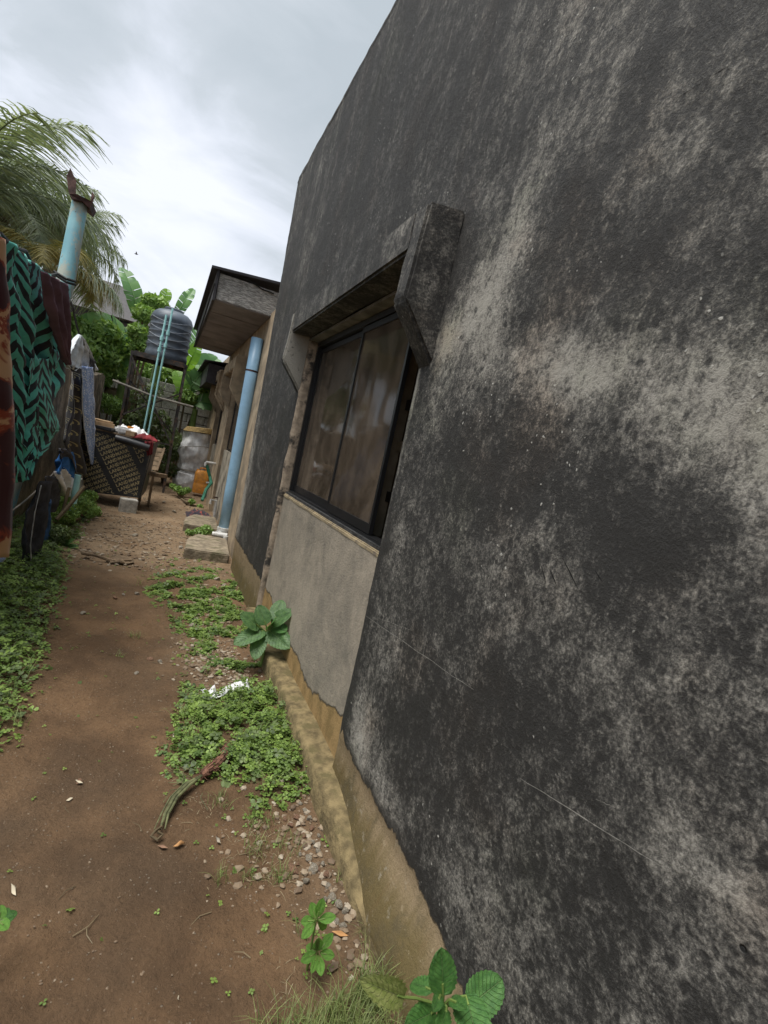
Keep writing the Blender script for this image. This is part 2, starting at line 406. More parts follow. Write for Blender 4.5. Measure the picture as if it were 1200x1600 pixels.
M['greenhose'] = P('green_hose', (.04, .17, .11), rough=.4)
M['tarp'] = P('silver_grey_tarpaulin', (.82, .82, .82), rough=.4, var=.12, sc=8, spec=.5, dirt=(.55, .54, .52), dsc=6)
M['cane'] = P('yellow_cane', (.42, .30, .13), rough=.7, var=.2, sc=30)
M['tank'] = P('dark_blue_grey_tank_plastic', (.085, .105, .135), rough=.5, var=.12, spec=.5, dirt=(.10, .115, .13), dsc=4)
M['tankline'] = P('pale_tank_ridge', (.34, .37, .42), rough=.5)
M['standiron'] = P('rusty_dark_angle_iron', (.055, .05, .048), rough=.75, var=.3, sc=12, dirt=(.13, .075, .045), dsc=9)
M['cyanpipe'] = P('pale_cyan_plastic_pipe', (.36, .66, .66), rough=.4, var=.08)
M['whitecloth'] = P('white_cloth', (.70, .70, .70), rough=.9, var=.12, sc=6)
M['redcloth'] = P('dark_red_cloth', (.16, .018, .022), rough=.9, var=.3)
M['blackplastic'] = P('black_plastic_sheet', (.022, .022, .024), rough=.4, var=.2, spec=.5)
M['cardboard'] = P('brown_cardboard', (.32, .22, .13), rough=.9)
M['wood'] = P('weathered_plank', (.19, .135, .085), rough=.9, var=.25, sc=7, bump=.005)
M['gold'] = P('faded_gold_print', (.33, .27, .15), rough=.7, var=.15, sc=18)
M['stone'] = P('pale_rubble_stone', (.33, .29, .23), rough=.95, var=.3, sc=9, bump=.006, bsc=50, dirt=(.20, .15, .09), dsc=6)
M['redstone'] = P('reddish_clay_lump', (.26, .15, .095), rough=.95, var=.3, sc=9, bump=.006)
M['rustiron'] = P('rusty_brown_steel', (.075, .038, .032), rough=.8, var=.3, sc=14, bump=.003)
def m_pole(n, b):
    tc = n.new('ShaderNodeTexCoord').outputs['Object']
    a = n.noise(n.map(tc, (1, 1, .5)), 9, 6, .7)
    c = n.mix(n.rng(n.noise(tc, 3, 4), .4, .6), (.15, .34, .40), (.22, .44, .48))
    c = n.mix(n.rng(a, .46, .56), c, (.33, .36, .31))
    c = n.mix(n.rng(n.noise(n.map(tc, loc=(3, 3, 3)), 16, 6, .7), .62, .68), c, (.13, .075, .05))
    setb(n, b, Base_Color=c, Roughness=.6, Normal=n.bump(a, .004))
M['pole'] = material('flaking_blue_paint', m_pole)
M['bluetin'] = P('dark_corrugated_roof', (.07, .066, .068), rough=.6, var=.1)
M['palewall'] = P('pale_far_wall', (.52, .50, .47), rough=.9)
M['wire'] = P('dark_wire', (.02, .02, .02), rough=.6)
M['rope'] = P('grey_rope', (.22, .20, .17), rough=.9)

# fabrics
def fabric(n, b, col, rough=.92, bump=None):
    setb(n, b, Base_Color=col, Roughness=rough, Specular_IOR_Level=.15, Sheen_Weight=.15)
def uvs_(n):
    uv = n.new('ShaderNodeUVMap', uv_map='uv').outputs[0]
    return uv, n.new('ShaderNodeSeparateXYZ', {0: uv}).outputs
def m_chevron(n, b, nu=6.0, nv=13.0):
    uv, s = uvs_(n)
    wob = n.math('MULTIPLY_ADD', n.math('SUBTRACT', n.noise(uv, 3, 2), .5), .09, s[1])
    z = n.math('ABSOLUTE', n.math('SUBTRACT', n.math('FRACT', n.math('MULTIPLY', s[0], nu)), .5))
    t = n.math('FRACT', n.math('MULTIPLY', n.math('ADD', wob, n.math('MULTIPLY', z, .20)), nv))
    odd = n.math('FRACT', n.math('MULTIPLY', n.math('FLOOR', n.math('MULTIPLY', s[0], nu * 2)), .5))
    t = n.math('FRACT', n.math('ADD', t, n.math('MULTIPLY', odd, .34)))
    k = n.rng(n.math('ABSOLUTE', n.math('SUBTRACT', t, .5)), .225, .24)
    c = n.mix(k, (.030, .024, .032), (.15, .60, .51))
    fabric(n, b, n.mix(n.rng(n.noise(uv, 40, 3), .3, .7, 0, .25), c, (.04, .10, .10)))
M['chevron'] = material('teal_chevron_print', m_chevron)
def m_circles(n, b, nu=2.0, nv=10.0):
    uv, s = uvs_(n)
    fu = n.math('SUBTRACT', n.math('FRACT', n.math('MULTIPLY', s[0], nu)), .5)
    fv = n.math('SUBTRACT', n.math('FRACT', n.math('MULTIPLY', s[1], nv)), .1)
    d = n.math('SQRT', n.math('ADD', n.math('MULTIPLY', fu, fu), n.math('MULTIPLY', fv, fv)))
    r = n.math('FRACT', n.math('MULTIPLY', d, 7))
    k = n.math('MULTIPLY', n.rng(r, .62, .7), n.rng(d, .52, .48))
    fabric(n, b, n.mix(k, (.035, .032, .038), (.34, .29, .14)))
M['circles'] = material('gold_ring_print', m_circles)
def m_dots(n, b):
    uv, s = uvs_(n)
    v = n.voro(n.map(uv, (14, 60, 1)), 1.0).outputs['Distance']
    c = n.mix(n.rng(v, .38, .30), (.24, .36, .68), (.75, .80, .88))
    fabric(n, b, n.mix(n.rng(n.math('ABSOLUTE', n.math('SUBTRACT', s[0], .5)), .46, .47), c, (.5, .55, .65)))
M['dots'] = material('blue_white_dotted_print', m_dots)
def m_tiedye(n, b):
    uv, s = uvs_(n)
    a = n.noise(n.map(uv, (1.1, 3.2, 1)), 1.6, 4, .6, 1.2)
    c = n.mix(n.rng(a, .50, .55), (.06, .010, .014), (.30, .05, .02))
    c = n.mix(n.rng(a, .56, .60), c, (.62, .36, .20))
    fabric(n, b, c)
M['tiedye'] = material('maroon_orange_tie_dye', m_tiedye)
M['maroon'] = P('dull_maroon_cloth', (.16, .085, .115), rough=.95, var=.12, sc=5)
M['blackcloth'] = P('faded_black_cloth', (.035, .035, .042), rough=.95, var=.25, sc=9)
M['jeansgrey'] = P('washed_grey_denim', (.58, .61, .64), rough=.95, var=.15, sc=9)
M['denim'] = P('blue_denim', (.035, .085, .18), rough=.95, var=.25, sc=12)
M['royal'] = P('royal_blue_cloth', (.04, .17, .48), rough=.9, var=.15)
M['pink'] = P('pink_towel', (.62, .18, .50), rough=.95, var=.3, sc=30)
M['darkgrey'] = P('charcoal_cloth', (.055, .055, .065), rough=.95, var=.25, sc=9)
M['thread'] = P('pale_seam_thread', (.38, .38, .38), rough=.9)

# ================================================================== GROUND
def sstep(a, b, v):
    t = min(1, max(0, (v - a) / (b - a))); return t * t * (3 - 2 * t)
def interp(tab, y):
    if y <= tab[0][0]: return tab[0][1]
    for (a, u), (b, v) in zip(tab, tab[1:]):
        if y <= b: return u + (v - u) * (y - a) / (b - a)
    return tab[-1][1]
R_EDGE = [(1.5, .60), (1.9, .42), (2.4, .24), (3.0, .34), (3.7, .40), (4.3, .22), (5.0, .10), (5.7, .18), (6.3, .30)]
L_EDGE = [(1.8, -.42), (2.4, -.40), (3.0, -.42), (4.5, -.52), (5.4, -.62), (6.5, -.70), (8.2, -.74), (10, -1.0)]
def right_green(x, y):
    if y < 1.5 or y > 6.6 or x > .93: return 0
    e = interp(R_EDGE, y) + .05 * fbm(x * 3, y * 3, 5)
    d = sstep(e - .08, e + .16, x)
    dens = interp([(1.5, 0.0), (1.75, .12), (2.0, .5), (2.25, .8), (2.85, .85), (3.15, .35), (3.5, .25), (3.8, .45), (4.8, .5), (5.4, .3), (6.6, .1)], y)
    if y < 2.3: dens *= sstep(.45, .62, x) if y < 2.05 else 1
    clump = sstep(-.25, .35, fbm(x * 5, y * 5, 9) + .5 * fbm(x * 14, y * 14, 2) + (dens - .5) * 1.3)
    if ((x - .57) / .17) ** 2 + ((y - 2.94) / .06) ** 2 < 1: return 0
    return d * dens * clump
def left_green(x, y):
    if y < 1.3 or y > 9.8: return 0
    e = interp(L_EDGE, y) + .06 * fbm(x * 3, y * 3, 2)
    dens = interp([(1.3, 0), (2.1, .1), (2.4, .8), (3, 1), (5, 1), (5.8, .6), (8, .5), (9.8, .4)], y)
    return sstep(e + .10, e - .18, x) * dens * sstep(-.6, .1, fbm(x * 4, y * 4, 3) + (dens - .4))
def gz(x, y):
    """height of the ground"""
    z = .014 * fbm(x * 1.5, y * 1.5, 1) + .009 * fbm(x * 6, y * 6, 4) + .004 * mn.noise(Vector((x * 15, y * 15, 6)))
    if -3 < x < 2 and -2 < y < 16:
        z += .01 * right_green(x, y) + .025 * left_green(x, y)
        z += .035 * sstep(-.55, -1.1, x) * sstep(1, 3, y)
        z -= .012 * math.exp(-((x + .05) / .3) ** 2)
    return z
xs = np.unique(np.concatenate([np.arange(-2.2, 1.6, .045), [-400, -150, -60, -30, -15, -8, -5, -3.5, -2.8, 2, 3, 5, 9, 15, 30, 60, 150, 400]]))
ys = np.unique(np.concatenate([np.arange(.2, 7, .045), np.arange(7, 16.5, .12), [-400, -150, -60, -20, -8, -3, -1, -.3, 18, 22, 30, 45, 80, 150, 400]]))
gv = []; gdry = []; ggr = []
for y in ys:
    for x in xs:
        gv.append((x, y, gz(x, y)))
        dry = sstep(4.6, 6.2, y) * .9 + .5 * math.exp(-((x - .45) ** 2 / .05 + (y - 3.4) ** 2 / .2)) + .35 * sstep(.5, .75, x) * sstep(2.6, 1.4, y)
        gdry.append(min(1, dry + .15 * fbm(x, y, 8)))
        ggr.append(min(1, right_green(x, y) + left_green(x, y)) if abs(x) < 3 else .6)
nx = len(xs)
gf = [(j * nx + i, j * nx + i + 1, (j + 1) * nx + i + 1, (j + 1) * nx + i) for j in range(len(ys) - 1) for i in range(nx - 1)]
part('ground', gv, gf, M['ground'], smooth=True, attrs={'dry': gdry, 'green': ggr}, kind='structure')

# ================================================================== THE MOULDY HOUSE
XW = .92; Y0, Y1 = 2.02, 4.15; ZH = 2.45; YE = 5.9; ZT = 4.52
LIGHT = [  # pale worn patches of the mould: y, z, size y, size z, amount
    (1.45, 3.0, .30, .35, .10), (1.33, 2.62, .10, .22, .18), (1.48, 2.35, .09, .25, .38), (1.62, 2.12, .14, .16, .55),
    (1.82, 2.03, .10, .12, .50), (1.28, 1.90, .30, .08, .40), (1.0, 1.83, .22, .08, .50), (.66, 1.76, .16, .12, .62),
    (.52, 1.62, .08, .13, .55), (1.80, 1.80, .09, .25, .18), (1.84, 1.15, .12, .25, .26), (1.80, .42, .12, .16, .42), (1.55, .36, .14, .10, .30),
    (1.70, .80, .2, .12, .22), (1.2, 1.25, .3, .15, .16), (.45, .95, .15, .12, .40), (.42, .62, .2, .12, .35), (.95, .45, .18, .15, .22),
    (.62, 1.22, .25, .10, .18), (1.15, .95, .2, .08, .12), (.9, 2.35, .15, .2, .16), (.62, 2.2, .1, .15, .22), (1.9, 2.95, .35, .3, .02),
    (2.0, 1.85, .022, .13, .9), (2.0, 1.5, .014, .12, .5), (2.0, 1.2, .012, .06, .5), (5.80, .75, .22, .42, .75), (5.72, 1.4, .12, .35, .45), (5.2, .5, .2, .15, .15), (4.25, 1.0, .07, .5, .25)]
DARK = [(.92, 1.52, .28, .10, .30), (1.45, 1.55, .25, .10, .22), (.98, .98, .16, .13, .45), (1.35, .62, .2, .2, .25), (1.98, .35, .07, .3, .4), (.75, 1.45, .2, .06, .15),
        (1.99, .9, .05, .4, .25), (1.88, 2.25, .15, .3, .35), (.62, .72, .1, .12, .2), (2.1, 3.4, .8, .9, .12), (.8, 2.9, .3, .3, .2), (4.22, .6, .15, .6, .25)]
def stain(y, z):
    v = .17 + .07 * fbm(y, z, 3, 1.2)
    for (a, b, c, d, k) in LIGHT: v += 1.35 * k * math.exp(-((y - a) / c) ** 2 - ((z - b) / d) ** 2)
    for (a, b, c, d, k) in DARK: v -= k * math.exp(-((y - a) / c) ** 2 - ((z - b) / d) ** 2)
    if y > 2.2: v -= .13 * sstep(2.2, 3.2, y)
    return v
def plinth(y, z):
    if y < Y0: h = interp([(0, .16), (.85, .215), (1.03, .245), (1.21, .275), (1.47, .285), (1.9, .28), (1.97, .33), (2.02, .25)], y)
    else: h = .36
    return .5 + (h - z) * 2.2
def skin(y0, y1, z0, z1, step, holes=()):
    yy = list(np.linspace(y0, y1, max(2, int((y1 - y0) / step) + 1))); zz = list(np.linspace(z0, z1, max(2, int((z1 - z0) / step) + 1)))
    v, f, a, b = [], [], [], []
    for z in zz:
        for y in yy:
            yl = y + .5 * max(0, y - Y1) / (YE - Y1) * z / ZT
            edge = min(1, (abs(y - Y0)) / .06, abs(y - YE) / .06)
            x = XW + .006 * fbm(y * 1.3, z * 1.3, 2) + .0028 * fbm(y * 9, z * 9, 7) + .0016 * mn.noise(Vector((y * 34, z * 34, 3)))
            x -= .012 * sstep(.03, -.03, z - .27) * (1 if y < Y0 else .5) * (-1)   # worn back slightly below the render's lower edge
            x += .010 * (1 - edge) ** 2
            x -= .078 * sstep(1.98, 1.25, y) * sstep(.30, .02, z)
            v.append((x, yl, z)); a.append(stain(y, z)); b.append(plinth(y, z))
    m = len(yy)
    for j in range(len(zz) - 1):
        for i in range(m - 1):
            k = j * m + i; f.append((k, k + m, k + m + 1, k + 1))
    return v, f, a, b
house = empty('house', (XW, 2.0, 0), 'tall black mouldy rendered house with one sliding window under a concrete hood', 'house')
V, F, A_, B_ = [], [], [], []
def addskin(*a):
    v, f, p, q = skin(*a); k = len(V); V.extend(v); F.extend(tuple(i + k for i in g) for g in f); A_.extend(p); B_.extend(q)
addskin(-1.5, Y0, -.05, ZH, .025); addskin(Y1, YE, -.05, ZH, .04); addskin(-1.5, Y0, ZH, ZT, .035); addskin(Y0, Y1, ZH, ZT, .05); addskin(Y1, YE, ZH, ZT, .06)
k = len(V)
body = MB()
body.hexa([(XW + .04, -1.5, -.05), (XW + .18, -1.5, -.05), (XW + .18, Y0, -.05), (XW + .04, Y0, -.05), (XW + .04, -1.5, ZT - .002), (XW + .18, -1.5, ZT - .002), (XW + .18, Y0, ZT - .002), (XW + .04, Y0, ZT - .002)])
body.box((XW + .041, Y0 + .001, ZH), (XW + .18, Y1, ZT - .003))
body.hexa([(XW + .04, Y1, -.05), (XW + .18, Y1, -.05), (XW + .18, YE, -.05), (XW + .04, YE - .003, -.05), (XW + .04, Y1, ZT - .002), (XW + .18, Y1, ZT - .002), (XW + .18, YE + .497, ZT - .002), (XW + .04, YE + .497, ZT - .002)])
body.hexa([(XW + .181, YE - .2, -.05), (8, YE - .2, -.05), (8, YE, -.05), (XW + .181, YE, -.05), (XW + .181, YE - .2, ZT), (8, YE - .2, ZT), (8, YE, ZT), (XW + .181, YE + .49, ZT)])
body.box((XW + .181, -1.5, -.05), (8, -1.3, ZT)); body.box((7.8, -1.29, -.05), (8, YE - .21, ZT)); body.box((XW + .182, -1.29, 4.0), (7.79, YE - .21, 4.2))
V.extend(tuple(p) for p in body.v); F.extend(tuple(i + k for i in g) for g in body.f); A_.extend([.12] * len(body.v)); B_.extend([0] * len(body.v))
# rounded top rim of the parapet
rim = MB().tube([(XW + .055, -1.5, ZT - .03), (XW + .055, 1, ZT - .03), (XW + .055, 3, ZT - .025), (XW + .055, 5.2, ZT - .03), (XW + .055, YE + .44, ZT - .05)], .06, 10)
k = len(V); V.extend(tuple(p) for p in rim.v); F.extend(tuple(i + k for i in g) for g in rim.f); A_.extend([.12] * len(rim.v)); B_.extend([0] * len(rim.v))
part('wall', V, F, M['mould'], house, smooth=True, attrs={'stain': A_, 'plinth': B_}).data.set_sharp_from_angle(angle=math.radians(40))
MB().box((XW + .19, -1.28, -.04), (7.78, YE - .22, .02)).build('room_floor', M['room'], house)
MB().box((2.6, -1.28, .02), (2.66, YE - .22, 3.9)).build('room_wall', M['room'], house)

def roughen(o, cuts, amp, sc=9, attr=None, stretch=None):
    bm = bmesh.new(); bm.from_mesh(o.data)
    bmesh.ops.bevel(bm, geom=list(bm.edges), offset=amp * 2.2, segments=2, affect='EDGES')
    for c in range(cuts):
        es = [e for e in bm.edges if e.calc_length() > .06]
        if es: bmesh.ops.subdivide_edges(bm, edges=es, cuts=1, use_grid_fill=True)
    bm.normal_update()
    for v in bm.verts: v.co += v.normal * amp * mn.fractal(v.co * sc, 1.0, 2.0, 3)
    bm.to_mesh(o.data); bm.free()
    o.data.polygons.foreach_set('use_smooth', [True] * len(o.data.polygons))
    o.data.set_sharp_from_angle(angle=math.radians(50))
    if attr:
        co = [v.co for v in o.data.vertices]
        for kk, fn in attr.items():
            at_ = o.data.attributes.new(kk, 'FLOAT', 'POINT'); at_.data.foreach_set('value', [fn(c) for c in co])
    return o

def window_hood(parent, x, ya, yb, zb, zt, mat, proj=.165, fin=.62, th=.12, attr=None, cuts=3):
    """a concrete eyebrow: a slab with a side fin at each end, the fins cut off on a slant"""
    def finpoly(y): return [(x, y, zt), (x - proj, y, zt - .02), (x - proj - .02, y, zt - fin * .64), (x, y, zt - fin)]
    m = MB(); m.prism(finpoly(ya - th)[::-1], (0, th, 0)); m.prism(finpoly(yb)[::-1], (0, th * .85, 0))
    m.hexa([(x - proj + .002, ya, zb), (x, ya, zb), (x, yb, zb), (x - proj + .002, yb, zb), (x - proj + .002, ya, zt - .012), (x, ya, zt - .004), (x, yb, zt - .004), (x - proj + .002, yb, zt - .012)])
    o = m.build('window_hood', mat, parent)
    bm = bmesh.new(); bm.from_mesh(o.data); bmesh.ops.recalc_face_normals(bm, faces=bm.faces); bm.to_mesh(o.data); bm.free()
    return roughen(o, cuts, .0055, attr=attr)
def hoodstain(c):
    v = .13
    if c.y < Y0 + .01: v += .85 * math.exp(-((c.x - .825) / .02) ** 2 - ((c.z - 2.22) / .10) ** 2) + .25 * math.exp(-((c.z - 2.53) / .02) ** 2)
    if Y0 < c.y < Y1 and c.z < 2.40 and c.x > .77: v += .12
    if Y0 < c.y < Y1 and c.x < .77: v += .16 * math.exp(-((c.y - 2.1) / .2) ** 2)
    if Y1 - .02 < c.y < Y1 + .012: v += 1.0
    return v
window_hood(house, XW + .01, Y0 - .01, Y1 - .01, 2.37, 2.545, M['mould'], attr={'stain': hoodstain, 'plinth': lambda c: 0})
MB().box((XW + .004, Y0 + .003, 2.352), (XW + .17, Y1 - .003, 2.369)).build('hood_ceiling', M['soffit_in'], house)

# the recess: side reveal, panel under the window, flaking ledge
rv = MB()
zz = np.linspace(0, 2.35, 48)
vv = []; ff = []
for z in zz:
    for i, x in enumerate(np.linspace(XW + .001, 1.08, 6)):
        vv.append((x + (.010 * fbm(0, z * 7, 3) - .004 if i == 0 else 0), Y1 - .004 - .004 * fbm(x * 9, z * 9, 1), z))
for j in range(47):
    for i in range(5): k = j * 6 + i; ff.append((k, k + 1, k + 7, k + 6))
solid(part('window_reveal', vv, ff, M['jamb'], house, smooth=True), .006)
vv, ff, aa = [], [], []
yy = np.linspace(Y0 + .002, Y1 - .012, 60); zz = np.linspace(-.02, 1.105, 34)
for z in zz:
    for y in yy:
        top = .012 * fbm(y * 5, 2, 2) if z > 1.1 else 0
        vv.append((.962 + .004 * fbm(y * 2, z * 2, 4) + .0012 * mn.noise(Vector((y * 30, z * 30, 1))), y, z + top)); 
        h = interp([(2.02, .36), (2.12, .31), (2.4, .24), (2.64, .20), (3.19, .25), (4.15, .33)], y)
        aa.append(.5 + (h - z) * 2.6)
for j in range(len(zz) - 1):
    for i in range(len(yy) - 1): k = j * 60 + i; ff.append((k, k + 60, k + 61, k + 1))
part('recess_panel', vv, ff, M['panel'], house, smooth=True, attrs={'plinth': aa})
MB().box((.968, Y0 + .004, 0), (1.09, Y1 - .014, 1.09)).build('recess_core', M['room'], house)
sl_ = MB().box((.958, Y0 + .003, 1.088), (1.085, Y1 - .014, 1.118)).build('window_ledge', M['sill'], house); roughen(sl_, 4, .0035, 16)

# window
WX = 1.02; WZ0, WZ1 = 1.12, 2.345; WA, WB = Y0 + .03, Y1 - .02
win = MB().box((WX - .03, WA, WZ0), (WX + .03, WB, WZ0 + .03)).box((WX - .03, WA, WZ1 - .035), (WX + .03, WB, WZ1)).box((WX - .03, WA, WZ0 + .03), (WX + .03, WA + .03, WZ1 - .035)).box((WX - .03, WB - .03, WZ0 + .03), (WX + .03, WB, WZ1 - .035)).build('window', M['blackmetal'], house)
MB().box((WX - .048, WA, WZ0 - .001), (WX - .032, WB, WZ0 + .016)).build('window_track', M['dirty_track'], win)
def sash(y0, y1, x, wm=.032):
    z0, z1 = WZ0 + .035, WZ1 - .04
    s = MB().box((x - .011, y0, z0), (x + .011, y0 + wm, z1)).box((x - .011, y1 - wm, z0), (x + .011, y1, z1)).box((x - .010, y0 + wm, z0), (x + .010, y1 - wm, z0 + .05)).box((x - .010, y0 + wm, z1 - .035), (x + .010, y1 - wm, z1)).build('sash', M['blackmetal'], win)
    MB().box((x - .002, y0 + wm - .004, z0 + .045), (x + .002, y1 - wm + .004, z1 - .03)).build('glass_pane', M['glass'], win)
sash(3.03, WB - .035, WX + .013, .022); sash(2.33, 3.085, WX - .013, .022)
# behind the glass: burglar bars and curtains, the far one coloured like reflections
for i, y in enumerate((2.50, 2.58, 2.68)): MB().bar((1.11, y, 1.13), (1.11, y, 2.36), .020 if i else .05, .03).build('window_bar', M['cream_bar'] if i == 0 else M['blackmetal'], win)
for i, z in enumerate((1.35, 1.62, 1.84, 2.08)): MB().bar((1.125, 2.30, z), (1.125, 2.82, z), .02, .055).build('window_bar', M['cream_bar'] if i % 2 else M['blackmetal'], win)
def curtain(y0, y1, x, mat, amp=.03, nf=8):
    v, f = [], []; m = 50
    for j in range(10):
        z = 1.0 + 1.4 * j / 9
        for i in range(m + 1):
            u = i / m; v.append((x + amp * math.sin(u * nf * 2 * PI + .6 * math.sin(z * 2)) * (.6 + .4 * math.sin(u * 9)), y0 + (y1 - y0) * u, z))
    for j in range(9):
        for i in range(m): k = j * (m + 1) + i; f.append((k, k + m + 1, k + m + 2, k + 1))
    return part('curtain', v, f, mat, win, smooth=True)
curtain(3.75, 4.12, 1.12, M['reflection_curtain'], .02, 2); curtain(2.8, 3.0, 1.30, M['curtain'], .03, 2)

# kerb along the foot of the wall
km = []; kf = []; ks = np.linspace(-1.5, 4.2, 90)
for y in ks:
    o = XW - .068 + .006 * fbm(y * 4, 1, 1); sl2 = .06 * sstep(2.05, 1.2, y)
    top = .115 + .006 * fbm(y * 6, 3, 1) - .02 * sstep(2.05, 1.2, y)
    km += [(o - .012, y, -.05), (o - .004, y, .03), (o + sl2 * .1, y, top - .015 - sl2), (o + .012 + sl2 * .25, y, top - sl2 * .8), (XW + .03, y, top + .004 - sl2 * .8), (XW + .055, y, top + .003 - sl2 * .8)]
for j in range(len(ks) - 1):
    for i in range(5): k = j * 6 + i; kf.append((k, k + 1, k + 7, k + 6))
kf.append((0, 1, 2, 3, 4, 5)); e_ = (len(ks) - 1) * 6; kf.append(tuple(e_ + i for i in (5, 4, 3, 2, 1, 0)))
part('foundation_kerb', km, kf, M['kerb'], house, smooth=True).data.set_sharp_from_angle(angle=math.radians(50))
# scratches in the mould
def scratch(p, q, w=.0022, wob=.004, k=14):
    P_ = [at(*p, x=XW), at(*q, x=XW)]; v = []; f = []
    for i in range(k + 1):
        t = i / k; c = P_[0].lerp(P_[1], t); c.z += wob * fbm(t * 4, p[0], 1); ww = w * (.35 + .65 * math.sin(PI * min(max(t, .03), .97))) * (.7 + .5 * rnd.random())
        x = XW + .006 * fbm(c.y * 1.3, c.z * 1.3, 2) - .0042
        d = Vector((0, P_[1].y - P_[0].y, P_[1].z - P_[0].z)).normalized(); nn = Vector((0, -d.z, d.y)) * ww / 2
        v += [(x, c.y + nn.y, c.z + nn.z), (x, c.y - nn.y, c.z - nn.z)]
    for i in range(k): f.append((2 * i, 2 * i + 1, 2 * i + 3, 2 * i + 2))
    return v, f
M['scratch'] = P('pale_scratch', (.26, .25, .225), rough=.9, var=.2, sc=60)
for p, q in [((572, 962), (742, 1078)), ((815, 1215), (1045, 1358)), ((935, 1248), (965, 1262)), ((600, 1000), (584, 1075)), ((622, 985), (604, 1062)), ((645, 930), (612, 1060)), ((590, 985), (625, 1030)), ((672, 975), (655, 1060)), ((1075, 600), (1079, 640)), ((590, 965), (645, 985))]:
    v, f = scratch(p, q, .0018 if p[0] in (572, 815) else .001); part('scratch', v, f, M['scratch'], house)
M['gouge'] = P('dark_gouge', (.01, .01, .01), rough=1)
for p, q in [((848, 882), (856, 912)), ((862, 890), (873, 917)), ((882, 872), (906, 920)), ((933, 892), (945, 910))]:
    v, f = scratch(p, q, .0032, .001); part('gouge', v, f, M['gouge'], house)

# ================================================================== THE ANNEX BEHIND
AX = 1.0
annex = empty('annex', (AX, 10, 0), 'tan annex behind the blue pipe with a boxed grey eave over two hooded windows', 'building')
aw = MB()
recs = [(8.42, 9.95), (11.0, 12.5)]
prev = YE + .02
for a, b in recs:
    aw.box((AX, prev, -.05), (AX + .2, a, 3.12)); aw.box((AX + .001, a, 2.5), (AX + .2, b, 3.119)); prev = b
aw.box((AX, prev, -.05), (AX + .2, 14.6, 3.12)); aw.box((AX + .201, 14.4, -.05), (7, 14.599, 3.11)); aw.box((6.8, YE + .05, -.05), (7, 14.39, 3.11))
ob = aw.build('wall', M['annex'], annex)
for a, b in recs:
    MB().box((AX + .05, a + .001, -.04), (AX + .19, b - .001, 1.18)).build('recess_panel', M['annexdirty'], annex)
    wn = MB().box((AX + .09, a + .01, 1.181), (AX + .13, b - .01, 1.21)).box((AX + .09, a + .01, 2.45), (AX + .13, b - .01, 2.498)).box((AX + .09, (a + b) / 2 - .02, 1.211), (AX + .13, (a + b) / 2 + .02, 2.449)).box((AX + .09, a + .01, 1.211), (AX + .13, a + .04, 2.449)).box((AX + .09, b - .04, 1.211), (AX + .13, b - .01, 2.449)).build('window', M['blackmetal'], annex)
    for c, d in ((a + .045, (a + b) / 2 - .025), ((a + b) / 2 + .025, b - .045)):
        MB().box((AX + .105, c, 1.212), (AX + .109, d, 2.448)).build('glass_pane', M['glass'], wn)
    MB().box((AX + .15, a + .002, 1.185), (AX + .16, b - .002, 2.49)).build('curtain', M['curtain'], wn)
    window_hood(annex, AX - .001, a, b, 2.50, 2.70, M['annex'], proj=.19, fin=.80, th=.11, cuts=2)
# boxed eave
EX = .30; EY0, EY1 = 7.0, 11.6; EZ = 3.07
MB().box((EX + .01, EY0 + .012, EZ + .02), (AX + .1, EY0 + .08, EZ + .33)).build('eave_end', M['roughconc'], annex)
roughen(annex.children[-1], 4, .008, 14)
fs = MB().box((EX - .03, EY0 - .02, EZ - .01), (EX, EY1, EZ + .37)).build('fascia_board', M['darkroof'], annex)
nb = 6
for i in range(nb):
    y0 = EY0 + .02 + (EY1 - EY0 - .03) * i / nb; y1 = EY0 + .02 + (EY1 - EY0 - .03) * (i + 1) / nb - .03
    o = MB().box((EX + .003, y0, EZ + rnd.uniform(-.004, .004)), (AX - .003, y1, EZ + .018)).build('soffit_board', M['soffit'], annex); bev(o, .004, 1)
MB().hexa([(EX - .10, EY0 - .05, EZ + .345), (AX + 2, EY0 - .05, EZ + .60), (AX + 2, EY1 + .1, EZ + .60), (EX - .10, EY1 + .1, EZ + .345), (EX - .10, EY0 - .05, EZ + .375), (AX + 2, EY0 - .05, EZ + .63), (AX + 2, EY1 + .1, EZ + .63), (EX - .10, EY1 + .1, EZ + .375)]).build('roof_sheet', M['darkroof'], annex)
MB().tube([(EX - .035, EY0 - .03, EZ + .18), (EX - .04, EY0 + 1.2, EZ + .06), (EX - .04, EY0 + 3, EZ - .02), (EX - .035, EY1 - .1, EZ - .02)], .009, 6).build('wire', M['wire'], annex)
MB().tube([at(378, 434, y=EY0 + .004), at(392, 440, y=EY0 + .002), at(410, 452, y=EY0), at(428, 459, y=EY0 + .002)], .008, 5).build('wire', M['wire'], annex)
rx = .62
MB().box((rx, 11.75, 2.45), (rx + .03, 14.7, 2.85)).box((rx + .031, 11.75, 2.45), (AX - .003, 11.80, 2.85)).box((rx + .031, 11.81, 2.47), (AX - .003, 14.7, 2.50)).build('rear_eave', M['darkroof'], annex)
MB().hexa([(rx - .1, 11.7, 2.86), (AX + 2, 11.7, 3.14), (AX + 2, 14.8, 3.14), (rx - .1, 14.8, 2.86), (rx - .1, 11.7, 2.89), (AX + 2, 11.7, 3.17), (AX + 2, 14.8, 3.17), (rx - .1, 14.8, 2.89)]).build('rear_roof', M['darkroof'], annex)

